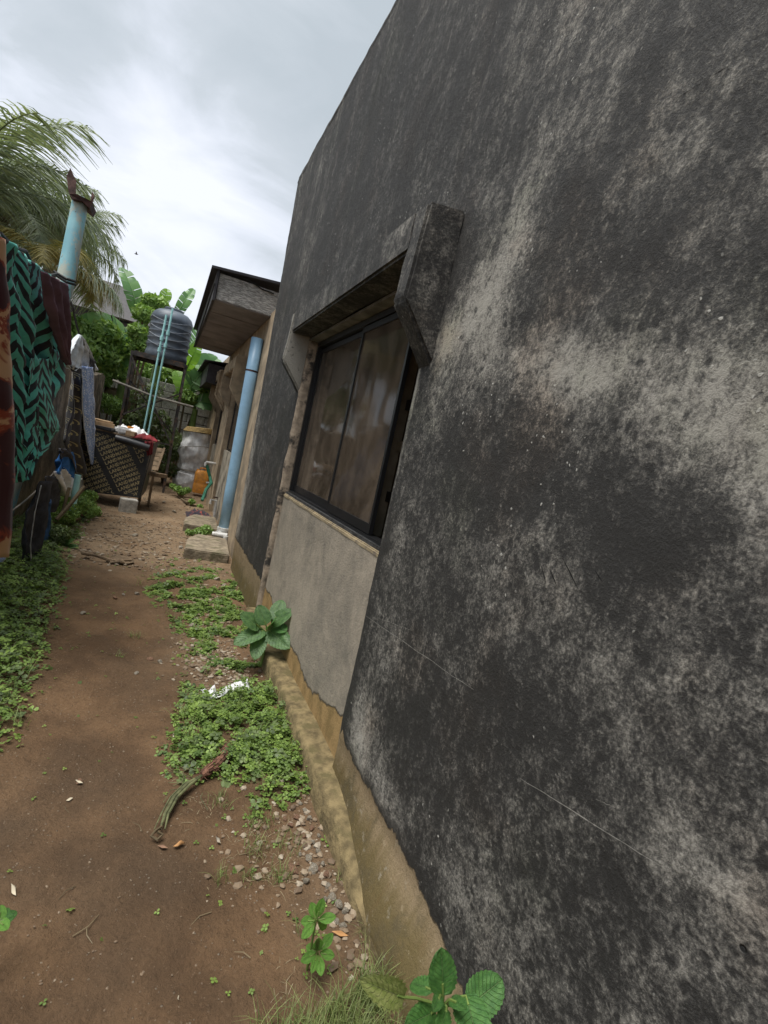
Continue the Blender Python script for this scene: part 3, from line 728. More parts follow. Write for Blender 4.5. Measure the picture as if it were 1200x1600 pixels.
# blue pipe
pp = empty('vent_pipe', (.955, 7.2, .05), 'tall light blue plastic waste pipe standing beside the far corner of the black wall', 'pipe')
pb, ptp = Vector((.955, 7.2, .10)), Vector((.915, 7.2, 2.80))
MB().tube([pb + (ptp - pb) * t for t in (0, .25, .5, .75, 1)], .076, 20, cap=False).build('pipe', M['bluepipe'], pp, smooth=True); solid(pp.children[-1], .006)
for t, hgt in ((.855, .012), (.44, .016)):
    c = pb + (ptp - pb) * t; MB().tube([c, c + Vector((0, 0, hgt))], .0785, 20).build('glue_band', M['blueglue'], pp, smooth=True)
c = pb + (ptp - pb) * .835; MB().tube([c, c + Vector((0, 0, .022))], .081, 20).build('strap', M['rustiron'], pp, smooth=True)
MB().box((c.x + .05, c.y - .015, c.z), (AX + .01, c.y + .015, c.z + .02)).build('bracket', M['rustiron'], pp)
MB().lathe([(.094, 0), (.094, .16), (.098, .165), (.098, .20), (.086, .205)], (.957, 7.2, .02), 24).build('socket', M['whitepvc'], pp, smooth=True)
MB().tube([(.90, 7.14, .13), (.86, 7.08, .13)], .05, 14).tube([(.80, 7.09, .13), (.99, 7.05, .14)], .035, 12).tube([(.97, 7.03, .14), (.975, 7.03, -.02)], .034, 12).build('branch_fitting', M['whitepvc'], pp, smooth=True)

def slab(name, pts, h, label, mat=M['slab']):
    v = [(x, y, gz(x, y) - .03) for x, y in pts] + [(x, y, h) for x, y in pts]; k = len(pts)
    o = part(name, v, [tuple(range(k))[::-1], tuple(range(k, 2 * k))] + [(i, (i + 1) % k, (i + 1) % k + k, i + k) for i in range(k)], mat)
    roughen(o, 3, .006, 8); tag(o, label, 'slab', 'concrete slabs before the annex'); return o
slab('concrete_slab', [(.42, 6.12), (.92, 6.05), (.985, 7.0), (.62, 7.08), (.48, 6.75)], .11, 'nearer of two concrete slabs, in front of the foot of the blue pipe')
slab('concrete_slab', [(.46, 7.72), (.93, 7.62), (.985, 8.75), (.64, 8.7), (.50, 8.3)], .10, 'farther of two concrete slabs, behind the blue pipe with a dark rag beyond it')
# taps and hose
tp = empty('standpipe', (.93, 11.4, 0), 'white elbow tap with a green hose against the tan annex wall', 'tap')
q0 = at(334, 724, y=10.4); q1 = at(322, 722, y=10.4)
MB().tube([q0 + Vector((.1, .05, 0)), q0, q1], .022, 8).tube([q1, q1 - Vector((0, 0, .08))], .026, 8).build('elbow', M['whitepvc'], tp, smooth=True)
MB().tube([q1 - Vector((-.02, 0, .05)), at(328, 745, y=10.4), at(330, 755, y=10.3), at(322, 765, y=10.1), at(316, 782, y=9.9)], .03, 8).build('hose', M['greenhose'], tp, smooth=True)
MB().bar(at(322, 754, y=10.35), at(333, 754, y=10.35), .025).build('valve', M['whitepvc'], tp)
tp2 = empty('garden_tap', (.97, 9.1, 0), 'low corroded tap between the blue pipe and the green hose', 'tap')
q = at(338, 782, y=9.1); MB().tube([q + Vector((.02, 0, -.35)), q, q - Vector((.09, .03, 0)), q - Vector((.09, .03, .07))], .022, 8).build('spout', M['whitepvc'], tp2, smooth=True)
MB().bar(q + Vector((-.06, 0, .05)), q + Vector((.02, 0, .05)), .02).build('handle', M['rustiron'], tp2)

# jerrycan
jy = 11.9; jb = at(311, 770, y=jy); jx = jb.x; jz = max(0.0, jb.z)
jc = empty('jerrycan', (jx, jy, jz), 'orange plastic jerrycan standing by the annex wall', 'jerrycan')
m = MB(); hw, dp, ht = .155, .13, .50
prof = [(0, .92), (.03, 1), (.20, 1), (.22, .96), (.24, 1), (.42, 1), (.47, .9), (.5, .7)]
for z, s_ in prof:
    for i in range(20):
        t = 2 * PI * i / 20; cx = math.copysign(abs(math.cos(t)) ** .35, math.cos(t)); cy = math.copysign(abs(math.sin(t)) ** .35, math.sin(t))
        m.v.append(Vector((jx + hw * s_ * cx, jy + dp * s_ * cy, jz + z)))
for j in range(len(prof) - 1):
    for i in range(20): a = j * 20 + i; b = j * 20 + (i + 1) % 20; m.f.append((a, b, b + 20, a + 20))
m.f.append(tuple(range(20))[::-1]); m.f.append(tuple(range(140, 160)))
m.build('body', M['orange'], jc, smooth=True)
MB().tube([(jx - .07, jy, jz + .49), (jx - .06, jy, jz + .55), (jx + .05, jy, jz + .55), (jx + .08, jy, jz + .49)], .016, 8).build('handle', M['orange'], jc, smooth=True)
MB().lathe([(.035, 0), (.035, .04), (.03, .045)], (jx - .10, jy, jz + .47), 12).build('cap', M['orange'], jc, smooth=True)

# tarp-wrapped drum with a round cane tray
dy = 13.0; dc = at(303, 752, y=dy); dtp = at(308, 676, y=dy); dx = (dc.x + dtp.x) / 2
dr = empty('wrapped_drum', (dx, dy, 0), 'drum wrapped in crumpled silver grey tarpaulin tied with cord, beyond the orange jerrycan', 'drum')
v, f = [], []; seg = 56; rows = 26; zt_ = dtp.z
for j in range(rows + 1):
    z = zt_ * j / rows
    for i in range(seg):
        t = 2 * PI * i / seg
        r = .36 + .03 * math.sin(z * 9) + .035 * fbm(math.cos(t) * 2, math.sin(t) * 2, z * 5) + .03 * abs(fbm(math.cos(t) * 5, math.sin(t) * 5, z * 7)) - (.05 if abs(z - .42) < .04 else 0)
        v.append((dx + r * math.cos(t), dy + r * math.sin(t), z))
for j in range(rows):
    for i in range(seg): a = j * seg + i; b = j * seg + (i + 1) % seg; f.append((a, b, b + seg, a + seg))
f.append(tuple(range(rows * seg, rows * seg + seg)))
part('tarpaulin', v, f, M['tarp'], dr, smooth=True).data.set_sharp_from_angle(angle=math.radians(28))
for z, tl in ((.44, .04), (.95, .12)):
    MB().tube([(dx + .41 * math.cos(t), dy + .41 * math.sin(t), z + tl * math.cos(t + 1)) for t in np.linspace(0, 2 * PI, 30)], .007, 5).build('cord', M['rope'], dr)
tr = MB(); 
for k in range(4): tr.tube([(dx + (.36 - .02 * k) * math.cos(t), dy + (.36 - .02 * k) * math.sin(t), zt_ + .03 + .028 * k + .03 * math.cos(t)) for t in np.linspace(0, 2 * PI, 36)], .017, 6)
tr.lathe([(.33, .02), (.33, .05), (.30, .06)], (dx, dy, zt_), 30)
tag(tr.build('cane_tray', M['cane'], smooth=True), 'round yellow cane tray lying on top of the tarpaulin-wrapped drum', 'tray')
# rag
v, f = [], []
rp = at(312, 800, z=.08)
for j in range(14):
    for i in range(22):
        u, q_ = i / 21 - .5, j / 13 - .5; e_ = max(0, 1 - (2 * u) ** 2) * max(0, 1 - (2 * q_) ** 2)
        v.append((rp.x + u * .42 + .02 * fbm(u * 8, q_ * 8, 2), rp.y + q_ * .6, gz(rp.x, rp.y) + .01 + .13 * e_ * (.6 + .7 * abs(fbm(u * 7, q_ * 7, 5)))))
for j in range(13):
    for i in range(21): k = j * 22 + i; f.append((k, k + 1, k + 23, k + 22))
def m_rag(n, b):
    tc = n.new('ShaderNodeTexCoord').outputs['Object']
    fabric(n, b, n.mix(n.rng(n.noise(tc, 18, 4), .55, .62), (.03, .025, .035), (.30, .07, .05)))
M['rag'] = material('dark_patterned_rag', m_rag)
tag(part('floor_rag', v, f, M['rag'], smooth=True), 'crumpled dark rag with red pattern lying beyond the slabs', 'rag')

# ================================================================== LEFT SIDE: wall, pole
fv, ff = [], []
ys_ = np.linspace(3.2, 12.6, 150); zs_ = np.linspace(-.1, 1, 34)
for q_ in zs_:
    for y in ys_:
        top = interp([(3.2, 1.95), (6, 1.98), (8, 2.02), (9.6, 2.0), (9.7, 1.86), (12.6, 2.15)], y) + .02 * fbm(y * 3, 1, 1)
        z = q_ * top
        fv.append((-1.34 + .018 * fbm(y * 1.6, z * 1.6, 3) + .008 * mn.noise(Vector((y * 12, z * 6, 1))), y, z))
m_ = len(ys_)
for j in range(33):
    for i in range(m_ - 1): k = j * m_ + i; ff.append((k, k + 1, k + m_ + 1, k + m_))
k = len(fv)
for j, (x, q_) in enumerate(((-1.36, 0), (-1.52, 0))):
    pass
for y in ys_:
    top = interp([(3.2, 1.95), (6, 1.98), (8, 2.02), (9.6, 2.0), (9.7, 1.86), (12.6, 2.15)], y) + .02 * fbm(y * 3, 1, 1)
    fv.append((-1.52, y, top)); fv.append((-1.52, y, -.1))
tb = 33 * m_
for i in range(m_ - 1):
    ff.append((tb + i, tb + i + 1, k + 2 * (i + 1), k + 2 * i)); ff.append((k + 2 * i, k + 2 * i + 2, k + 2 * i + 3, k + 2 * i + 1))
for i in (0, m_ - 1): ff.append(tuple(j * m_ + i for j in range(34)) + (k + 2 * i, k + 2 * i + 1))
tag(part('boundary_wall', fv, ff, M['mudwall'], smooth=True), 'brown stained boundary wall behind the washing lines', 'wall')
bpy.data.objects['boundary_wall'].data.set_sharp_from_angle(angle=math.radians(50))

p0 = at(-24, 880, y=5.0); p1 = at(103, 437, y=5.62); p2 = at(126, 312, y=5.80)
p0.z = max(p0.z, 0) - .05
po = empty('steel_post', (p0.x, p0.y, 0), 'leaning steel post in flaking blue paint with a rusty bent plate on top', 'post')
MB().tube([p0, p0.lerp(p1, .33), p0.lerp(p1, .66), p1, p2], [.100, .094, .086, .074, .064], 24).build('pole', M['pole'], po, smooth=True)
pl = [at(110, 306, y=5.78), at(118, 306, y=5.78), at(119, 283, y=5.80), at(110, 262, y=5.82), at(104, 275, y=5.82), at(107, 300, y=5.79)]
MB().prism(pl, (0, .012, 0)).build('top_plate', M['rustiron'], po)
MB().prism([at(108, 303, y=5.66), at(120, 303, y=5.66), at(138, 312, y=5.68), at(145, 316, y=5.7), at(140, 325, y=5.7), at(128, 314, y=5.68), at(114, 310, y=5.66)], (0, .25, 0)).build('top_bracket', M['rustiron'], po)
MB().prism([at(144, 318, y=5.70), at(148, 306, y=5.70), at(144, 299, y=5.72), at(141, 314, y=5.7)], (0, .012, 0)).build('top_plate', M['rustiron'], po)
MB().tube([at(84, 424, y=5.45), at(104, 436, y=5.43), at(118, 440, y=5.5)], .012, 6).tube([at(84, 428, y=5.45), at(104, 441, y=5.43), at(118, 445, y=5.5)], .012, 6).build('wire_wrap', M['wire'], po)

# washing lines
LX = -.97
def wire(name, pts, r, mat, label, cat):
    P_ = []
    for a, b in zip(pts, pts[1:]):
        for i in range(6): P_.append(a.lerp(b, i / 6) - Vector((0, 0, .02 * math.sin(PI * i / 6))))
    P_.append(pts[-1]); o = MB().tube(P_, r, 6).build(name, mat); return tag(o, label, cat)
wire('washing_line', [at(-60, 330, x=LX), at(0, 371, x=LX), at(75, 432, x=LX), at(106, 452, x=LX), at(114, 480, x=LX), at(126, 528, x=LX), at(150, 566, y=8.2)], .010, M['wire'], 'upper dark washing line carrying the teal chevron garment', 'washing line')
wire('lower_line', [at(-60, 850, x=-1.0), at(0, 812, x=-1.0), at(72, 752, x=-1.0), at(100, 716, x=-1.0), at(118, 700, y=7.6)], .008, M['rope'], 'lower grey rope line with black trousers hanging from it', 'washing line')
wire('cable', [at(0, 364, x=-1.05), at(40, 392, x=-1.05), at(62, 424, x=-1.05), at(88, 428, y=5.4)], .012, M['wire'], 'loose dark cable running along above the washing to the blue post', 'cable')

def poly_at(pl, t):
    n_ = len(pl) - 1
    L_ = [math.dist(pl[i], pl[i + 1]) for i in range(n_)]; T = sum(L_) * t
    for i in range(n_):
        if T <= L_[i] or i == n_ - 1:
            u = min(1, T / max(L_[i], 1e-6)); return (pl[i][0] + (pl[i + 1][0] - pl[i][0]) * u, pl[i][1] + (pl[i + 1][1] - pl[i][1]) * u)
        T -= L_[i]
def cloth(name, Lp, Rp, x, mat, amp=.03, nf=4, nu=40, nv=40, seed=0, parent=None, thick=.004, wr=.01, xb=0, y=None, us=1.0, vs=1.0):
    v, f, uv = [], [], []
    for j in range(nv + 1):
        t = j / nv; a = poly_at(Lp, t); b = poly_at(Rp, t)
        for i in range(nu + 1):
            u = i / nu; px = a[0] + (b[0] - a[0]) * u; py = a[1] + (b[1] - a[1]) * u
            p = at(px, py, x=x) if y is None else at(px, py, y=y)
            k = amp * (.35 + .65 * min(1, t * 2.5)) * math.sin(u * nf * 2 * PI + seed + .7 * math.sin(t * 3 + seed) + 2 * fbm(u * 1.5, t * 1.2, seed))
            k += wr * fbm(u * 5, t * 9, seed + 3) + wr * .8 * abs(fbm(u * 9, t * 5, seed + 8))
            q_ = Vector((k + xb * t, 0, 0)) if y is None else Vector((0, k + xb * t, 0))
            v.append(p + q_); uv.append((u * us, (1 - t) * vs))
    for j in range(nv):
        for i in range(nu): k = j * (nu + 1) + i; f.append((k, k + 1, k + nu + 2, k + nu + 1))
    o = part(name, v, f, mat, parent, smooth=True, uvs=uv); solid(o, thick); return o
gar = empty('chevron_garment', at(40, 400, x=LX), 'teal and black chevron print robe hung over the upper washing line', 'garment')
cloth('robe_body', [(-14, 358), (-14, 500), (2, 640), (12, 752)], [(74, 428), (92, 530), (90, 590), (70, 640), (52, 700), (34, 748)], LX, M['chevron'], amp=.055, nf=4, nu=70, nv=70, seed=1, parent=gar, wr=.03)
cloth('sleeve', [(48, 560), (50, 610), (54, 668)], [(82, 560), (80, 620), (95, 672)], LX + .06, M['chevron'], amp=.03, nf=1, nu=24, nv=24, seed=4, parent=gar, us=.45, vs=.4)
cloth('hem', [(10, 690), (10, 748)], [(24, 676), (32, 744)], LX + .05, M['chevron'], amp=.02, nf=1, nu=12, nv=16, seed=6, parent=gar, us=.25, vs=.3)
cloth('lower_fold', [(24, 640), (24, 690), (50, 716)], [(94, 672), (82, 690), (54, 716)], LX + .03, M['chevron'], amp=.03, nf=2, nu=24, nv=20, seed=9, parent=gar, us=.6, vs=.3)
cloth('cuff', [(76, 540), (70, 570), (68, 600)], [(94, 552), (86, 575), (74, 600)], LX + .03, M['chevron'], amp=.015, nf=1, nu=12, nv=12, seed=3, parent=gar, us=.2, vs=.2)
cloth('garment_label', [(57, 635), (57, 655)], [(61, 636), (61, 656)], LX + .115, M['blackcloth'], amp=0, nf=1, nu=3, nv=4, parent=gar, wr=0)
tag(cloth('tie_dye_cloth', [(-60, 330), (-60, 880)], [(4, 374), (12, 470), (17, 640), (15, 750), (6, 870)], LX + .10, M['tiedye'], amp=.03, nf=2, nu=24, nv=60, seed=2), 'maroon and orange tie-dye cloth nearest the camera on the line', 'cloth')
tag(cloth('maroon_cloth', [(66, 424), (76, 480), (98, 560)], [(108, 446), (109, 500), (108, 572)], LX + .12, M['maroon'], amp=.03, nf=3, nu=40, nv=30, seed=5), 'plain dull maroon cloth hanging between the chevron robe and the blue post', 'cloth')
tag(cloth('pink_towel', [(-20, 838), (-20, 868)], [(12, 842), (11, 862)], -.93, M['pink'], amp=.02, nf=2, nu=16, nv=12, seed=5), 'small pink towel corner low at the left edge above a white patterned cloth', 'towel')
tag(cloth('patterned_cloth', [(-20, 862), (-20, 880)], [(13, 856), (0, 878)], -.94, M['dots'], amp=.02, nf=1, nu=12, nv=10, seed=7), 'white patterned cloth scrap just beneath the pink towel', 'cloth')
# bundle on the upper line's end
g2 = empty('grey_jeans', at(125, 530, x=LX), 'washed grey jeans bunched over the end of the upper washing line', 'jeans')
cloth('left_leg', [(122, 522), (104, 545), (96, 566), (104, 574)], [(126, 524), (124, 550), (120, 570), (112, 578)], LX + .03, M['jeansgrey'], amp=.04, nf=2, nu=20, nv=20, seed=1, parent=g2)
cloth('right_leg', [(126, 524), (127, 552), (118, 578)], [(130, 530), (142, 558), (150, 578)], LX - .02, M['jeansgrey'], amp=.04, nf=2, nu=20, nv=20, seed=3, parent=g2)
cloth('waistband', [(109, 572), (112, 580)], [(126, 576), (124, 584)], LX + .06, M['blackcloth'], amp=.01, nf=1, nu=10, nv=6, seed=3, parent=g2)
cloth('pocket', [(141, 560), (142, 584)], [(148, 564), (146, 586)], LX + .03, M['darkgrey'], amp=.01, nf=1, nu=8, nv=8, seed=3, parent=g2)
g3 = tag(cloth('ring_print_cloth', [(113, 572), (106, 640), (95, 690), (112, 738), (124, 742)], [(134, 578), (136, 640), (138, 690), (143, 730), (132, 742)], LX, M['circles'], amp=.05, nf=2, nu=36, nv=50, seed=2), 'long black cloth printed with gold rings hanging beneath the grey jeans', 'cloth')
tag(cloth('dotted_cloth', [(128, 572), (130, 640), (134, 690), (140, 724)], [(146, 574), (149, 640), (150, 690), (144, 726)], LX + .07, M['dots'], amp=.015, nf=1, nu=16, nv=40, seed=6), 'narrow blue and white dotted cloth beside the gold ring cloth', 'cloth')
g4 = empty('blue_shirt', at(100, 720, x=-1.0), 'royal blue and grey shirt bunched on the lower line', 'shirt')
cloth('shirt_body', [(98, 702), (88, 720), (82, 738), (92, 748)], [(112, 706), (112, 730), (110, 750), (104, 758)], -.97, M['royal'], amp=.05, nf=2, nu=24, nv=20, seed=8, parent=g4)
cloth('collar', [(90, 700), (88, 716)], [(110, 702), (108, 716)], -.95, M['darkgrey'], amp=.04, nf=1, nu=16, nv=8, seed=2, parent=g4)
tag(cloth('white_rag', [(86, 738), (90, 756), (98, 774)], [(104, 730), (114, 744), (104, 776)], -.94, M['whitecloth'], amp=.05, nf=2, nu=18, nv=16, seed=12), 'small whitish torn rag in front of the blue shirt', 'rag')
tag(cloth('grey_shorts', [(68, 744), (60, 790), (66, 806)], [(86, 744), (88, 780), (82, 800)], -.96, M['darkgrey'], amp=.04, nf=1, nu=18, nv=18, seed=14), 'charcoal shorts over the lower line above the black trousers', 'shorts')
g5 = empty('black_trousers', at(55, 760, x=-1.0), 'faded black trousers with pale side seam hanging low beside the blue post', 'trousers')
cloth('front_leg', [(62, 752), (44, 800), (36, 850), (38, 878)], [(80, 752), (72, 800), (64, 850), (58, 882)], -.86, M['blackcloth'], amp=.035, nf=1, nu=20, nv=36, seed=3, parent=g5)
cloth('seam', [(64, 758), (54, 800), (47, 850), (48, 876)], [(65, 758), (55, 800), (48, 850), (49, 876)], -.825, M['thread'], amp=.0, nf=1, nu=1, nv=24, seed=3, parent=g5, wr=.004)
tag(cloth('blue_jeans', [(70, 790), (64, 850), (50, 880)], [(82, 780), (72, 850), (64, 890)], -.90, M['denim'], amp=.03, nf=1, nu=12, nv=24, seed=4), 'dark blue denim leg hanging behind the black trousers', 'jeans')
tag(MB().tube([at(122, 742, y=7.0), at(113, 798, y=7.0)], .035, 12).build('prop_post', M['cyanpipe'], smooth=True), 'short grey-blue pipe post under the gold ring cloth', 'post')
st_ = MB().tube([at(132, 760, y=6.4), at(108, 790, y=6.3), at(88, 812, y=6.2)], .022, 6).tube([at(108, 762, y=6.5), at(98, 800, y=6.4)], .018, 6).build('dark_stick', M['stemred'])
tag(st_, 'dark branching stick stuck in the weeds under the washing', 'stick')

# ================================================================== TABLE BOX WITH PRINTED BOARD
TY = 8.8
tl, tr_, br, bl_ = at(149, 671, y=TY + .05), at(239, 692, y=TY), at(217, 778, y=TY), at(124, 767, y=TY + .05)
tb = empty('plywood_stall', ((tl.x + tr_.x) / 2, TY + .4, 0), 'black printed plywood box standing on concrete blocks beside the path', 'box')
dep = Vector((.05, .95, 0))
def quadbox(a, b, c, d, dv): return MB().hexa([d, c, c + dv, d + dv, a, b, b + dv, a + dv])
quadbox(tl, tr_, br, bl_, Vector((0, .02, 0))).build('front_board', M['blackplastic'], tb)
MB().hexa([br + Vector((.002, .021, 0)), br + Vector((.02, .021, 0)), br + dep + Vector((.02, 0, 0)), br + dep, tr_ + Vector((.002, .021, 0)), tr_ + Vector((.02, .021, 0)), tr_ + dep + Vector((.02, 0, 0)), tr_ + dep]).build('side_board', M['blackplastic'], tb)
MB().hexa([bl_ + Vector((0, .021, 0)), bl_ + Vector((.018, .021, 0)), bl_ + dep + Vector((.018, 0, 0)), bl_ + dep, tl + Vector((0, .021, 0)), tl + Vector((.018, .021, 0)), tl + dep + Vector((.018, 0, 0)), tl + dep]).build('side_board', M['blackplastic'], tb)
up = Vector((0, 0, .02)); quadbox(tl + up + Vector((-.02, -.03, 0)), tr_ + up + Vector((.04, -.03, 0)), tr_ + Vector((.04, -.03, .001)), tl + Vector((-.02, -.03, .001)), dep + Vector((0, .06, 0))).build('top_board', M['wood'], tb)
cu = bpy.data.curves.new('t', 'FONT'); cu.body = 'LANDMARK'; cu.size = .070; cu.offset = .002; cu.space_character = 1.04; cu.resolution_u = 1
to = bpy.data.objects.new('t', cu); C.objects.link(to)
bpy.context.view_layer.update()
tm = to.to_mesh(); tv = [v.co.copy() for v in tm.vertices]; tf = [tuple(p.vertices) for p in tm.polygons]; to.to_mesh_clear()
C.objects.unlink(to); bpy.data.objects.remove(to); bpy.data.curves.remove(cu)
tw = max(v.x for v in tv)
ex = (tr_ - tl).normalized(); ez = Vector((0, 0, 1)); W_ = (tr_ - tl).length
pr = MB(); ang = math.radians(33); ca, sa = math.cos(ang), math.sin(ang)
pitch = .073
for r_ in range(-4, 22):
    for c_ in range(-3, 4):
        ox = c_ * (tw + .07); oy = r_ * pitch
        vs = []; ok = True
        for v in tv:
            X_ = (v.x + ox) * ca - (v.y + oy) * sa; Z_ = (v.x + ox) * sa + (v.y + oy) * ca
            vs.append((X_ + .1, Z_ - .1))
        # keep the letters that fall on the board
        used = {}; nvv = []; nf = []
        for p in tf:
            good = True
            for i in p:
                X_, Z_ = vs[i]; tx = X_ / W_
                zt2 = (tl.z + (tr_.z - tl.z) * tx) - bl_.z; zb2 = (br.z - bl_.z) * tx
                if not (0.015 < tx < .985 and zb2 + .015 < Z_ < zt2 - .03): good = False; break
            if good:
                for i in p:
                    if i not in used:
                        used[i] = len(nvv); X_, Z_ = vs[i]; q_ = Vector((bl_.x, tl.y, bl_.z)) + Vector((ex.x, (br.y - bl_.y) / W_, 0)) * X_ + ez * Z_
                        nvv.append(q_ + Vector((0, -.0025, 0)))
                nf.append(tuple(used[i] for i in p))
        if nf: pr.add(nvv, nf)
pr.build('printed_lettering', M['gold'], tb, kind='stuff')
def blk(name, c, sx, sy, sz, rz, mat, parent=None, amp=.004):
    m = MB().box((-sx / 2, -sy / 2, 0), (sx / 2, sy / 2, sz)); R_ = Matrix.Rotation(rz, 3, 'Z')
    m.v = [R_ @ v + Vector(c) for v in m.v]; o = m.build(name, mat, parent); roughen(o, 2, amp, 9); return o
b1 = at(199, 795, y=8.55); tag(blk('concrete_block', (b1.x, 8.62, gz(b1.x, 8.6) - .04), .24, .20, max(.2, br.z - gz(b1.x, 8.6) + .03), .12, M['greyconc']), 'grey concrete block under the right corner of the plywood box', 'block')
b2 = at(122, 770, y=8.9); tag(blk('concrete_block', (b2.x - .05, 8.95, gz(b2.x, 8.9) - .04), .24, .2, .34, -.1, M['greyconc']), 'grey concrete block under the left end of the plywood box, by the hanging ring cloth', 'block')
# clutter on top
def lump(name, cx, cy, cz, sx, sy, sz, mat, seed, label, cat, parent=None, rz=0, pw=1.0):
    v, f = [], []; a, b = 30, 18
    for j in range(b + 1):
        for i in range(a + 1):
            u, q_ = i / a * 2 - 1, j / b * 2 - 1; e_ = max(0, 1 - abs(u) ** 2.5) * max(0, 1 - abs(q_) ** 2.5)
            z = sz * (e_ ** .6) * (.65 + .55 * fbm(u * 2.2, q_ * 2.2, seed) + .25 * abs(fbm(u * 6, q_ * 5, seed + 2)))
            xx = u * sx / 2 * (1 + .12 * fbm(q_ * 2, seed, 1)); yy = q_ * sy / 2 * (1 + .12 * fbm(u * 2, seed, 5))
            v.append((cx + xx * math.cos(rz) - yy * math.sin(rz), cy + xx * math.sin(rz) + yy * math.cos(rz), cz + max(0, z)))
    for j in range(b):
        for i in range(a): k = j * (a + 1) + i; f.append((k, k + 1, k + a + 2, k + a + 1))
    o = part(name, v, f, mat, parent, smooth=True); solid(o, .006)
    if label: tag(o, label, cat)
    return o
def topz(x): return tl.z + (tr_.z - tl.z) * (x - tl.x) / (tr_.x - tl.x) + .022
c = at(207, 672, y=9.15); lump('white_sack', c.x, 9.15, topz(c.x), .52, .5, .17, M['whitecloth'], 3, 'crumpled white sack lying on the plywood box', 'sack')
c = at(226, 690, y=8.95); lump('red_cloth', c.x, 8.98, topz(c.x), .36, .42, .085, M['redcloth'], 6, 'dark red cloth trailing over the right end of the plywood box', 'cloth')
tag(cloth('red_drape', [(226, 690), (230, 712)], [(240, 690), (238, 710)], 0, M['redcloth'], amp=.02, nf=2, nu=14, nv=12, seed=4, y=8.74), 'hanging fold of dark red cloth at the right corner of the plywood box', 'cloth')
c0, c1 = at(180, 684, y=8.72), at(233, 700, y=8.72)
o = MB().tube([c0, c0.lerp(c1, .3), c0.lerp(c1, .7), c1], [.05, .058, .055, .05], 12).build('rolled_sheet', M['blackplastic'], smooth=True); tag(o, 'black plastic sheet rolled along the front edge of the plywood box', 'sheet')
c = at(192, 670, y=8.9); tag(blk('grey_bag', (c.x, 8.92, topz(c.x)), .2, .22, .11, .2, M['tarp'], amp=.012), 'small grey bag between the white sack and black roll', 'bag')
c = at(206, 673, y=8.85); tag(blk('cardboard_box', (c.x, 8.86, topz(c.x)), .13, .14, .075, -.2, M['cardboard'], amp=.003), 'small brown cardboard box before the white sack', 'box')
c = at(203, 667, y=8.95); tag(blk('orange_packet', (c.x + .01, 8.99, topz(c.x) + .06), .09, .06, .08, .4, M['orange'], amp=.004), 'small orange packet behind the cardboard box', 'packet')
c = at(160, 660, y=9.2); tag(blk('beige_bundle', (c.x, 9.25, topz(c.x)), .3, .3, .13, .3, M['cardboard'], amp=.014), 'beige bundle on the left end of the plywood box', 'bundle')
c = at(165, 668, y=8.85); tag(blk('dark_tray', (c.x, 8.88, topz(c.x)), .24, .2, .05, -.3, M['blackplastic'], amp=.004), 'shallow dark tray at the left front of the plywood box', 'tray')
# wooden crate and bench behind
cr = empty('slatted_crate', at(240, 740, y=10.6), 'weathered slatted wooden crate leaning behind the plywood box', 'crate')
A_1, B_1, C_1, D_1 = at(226, 696, y=10.4), at(257, 701, y=10.4), at(245, 736, y=10.1), at(222, 731, y=10.1)
for i in range(5):
    t0, t1 = i / 5 + .012, (i + 1) / 5 - .012
    quadbox(A_1.lerp(D_1, t0), B_1.lerp(C_1, t0), B_1.lerp(C_1, t1), A_1.lerp(D_1, t1), Vector((0, .02, .004 * rnd.random()))).build('slat', M['wood'], cr)
MB().bar(B_1, C_1, .035, .05).build('rail', M['wood'], cr)
bn = empty('low_bench', at(233, 770, y=9.6), 'low weathered plank bench beside the right side of the plywood box', 'bench')
s0, s1 = at(222, 737, y=9.4), at(243, 741, y=9.4)
MB().hexa([s0 - Vector((0, 0, .03)), s1 - Vector((0, 0, .03)), s1 + Vector((0, .5, -.03)), s0 + Vector((0, .5, -.03)), s0, s1, s1 + Vector((0, .5, 0)), s0 + Vector((0, .5, 0))]).build('seat', M['wood'], bn)
for p in (s0 + Vector((.03, .02, -.032)), s1 + Vector((-.03, .02, -.032)), s0 + Vector((.03, .46, -.032)), s1 + Vector((-.03, .46, -.032))):
    MB().bar(p, (p.x, p.y, -.01), .04).build('leg', M['wood'], bn)
c = at(248, 742, y=9.9); tag(blk('timber_offcut', (c.x, 10, c.z - .05), .28, .12, .07, .2, M['wood'], amp=.003), 'short timber offcut lying at the end of the low bench', 'timber')

# ================================================================== WATER TANK ON ITS STAND
TKY = 11.9
pl0, pl1 = at(207, 550, y=TKY - .4), at(290, 574, y=TKY - .4)
sd_ = empty('tank_stand', ((pl0.x + pl1.x) / 2, TKY, 0), 'tall rusty angle-iron stand carrying the dark water tank', 'stand')
zp = (pl0.z + pl1.z) / 2; xa, xb_ = pl0.x, pl1.x; ya, yb = TKY - .42, TKY + .45
bars = [((xa, ya, zp), (xb_, ya, zp)), ((xa, yb, zp), (xb_, yb, zp)), ((xa, ya, zp), (xa, yb, zp)), ((xb_, ya, zp), (xb_, yb, zp))]
for a, b in bars: MB().bar(a, b, .06, .08).build('top_rail', M['standiron'], sd_)
for i in range(6):
    y = ya + .06 + i * (yb - ya - .12) / 5; MB().box((xa + .035, y - .05, zp + .042), (xb_ - .035, y + .05, zp + .062)).build('deck_plank', M['standiron'], sd_)
for x, y in ((xa, ya), (xb_, ya), (xa, yb), (xb_, yb)): MB().bar((x, y, -.05), (x, y, zp - .042), .045).build('leg', M['standiron'], sd_)
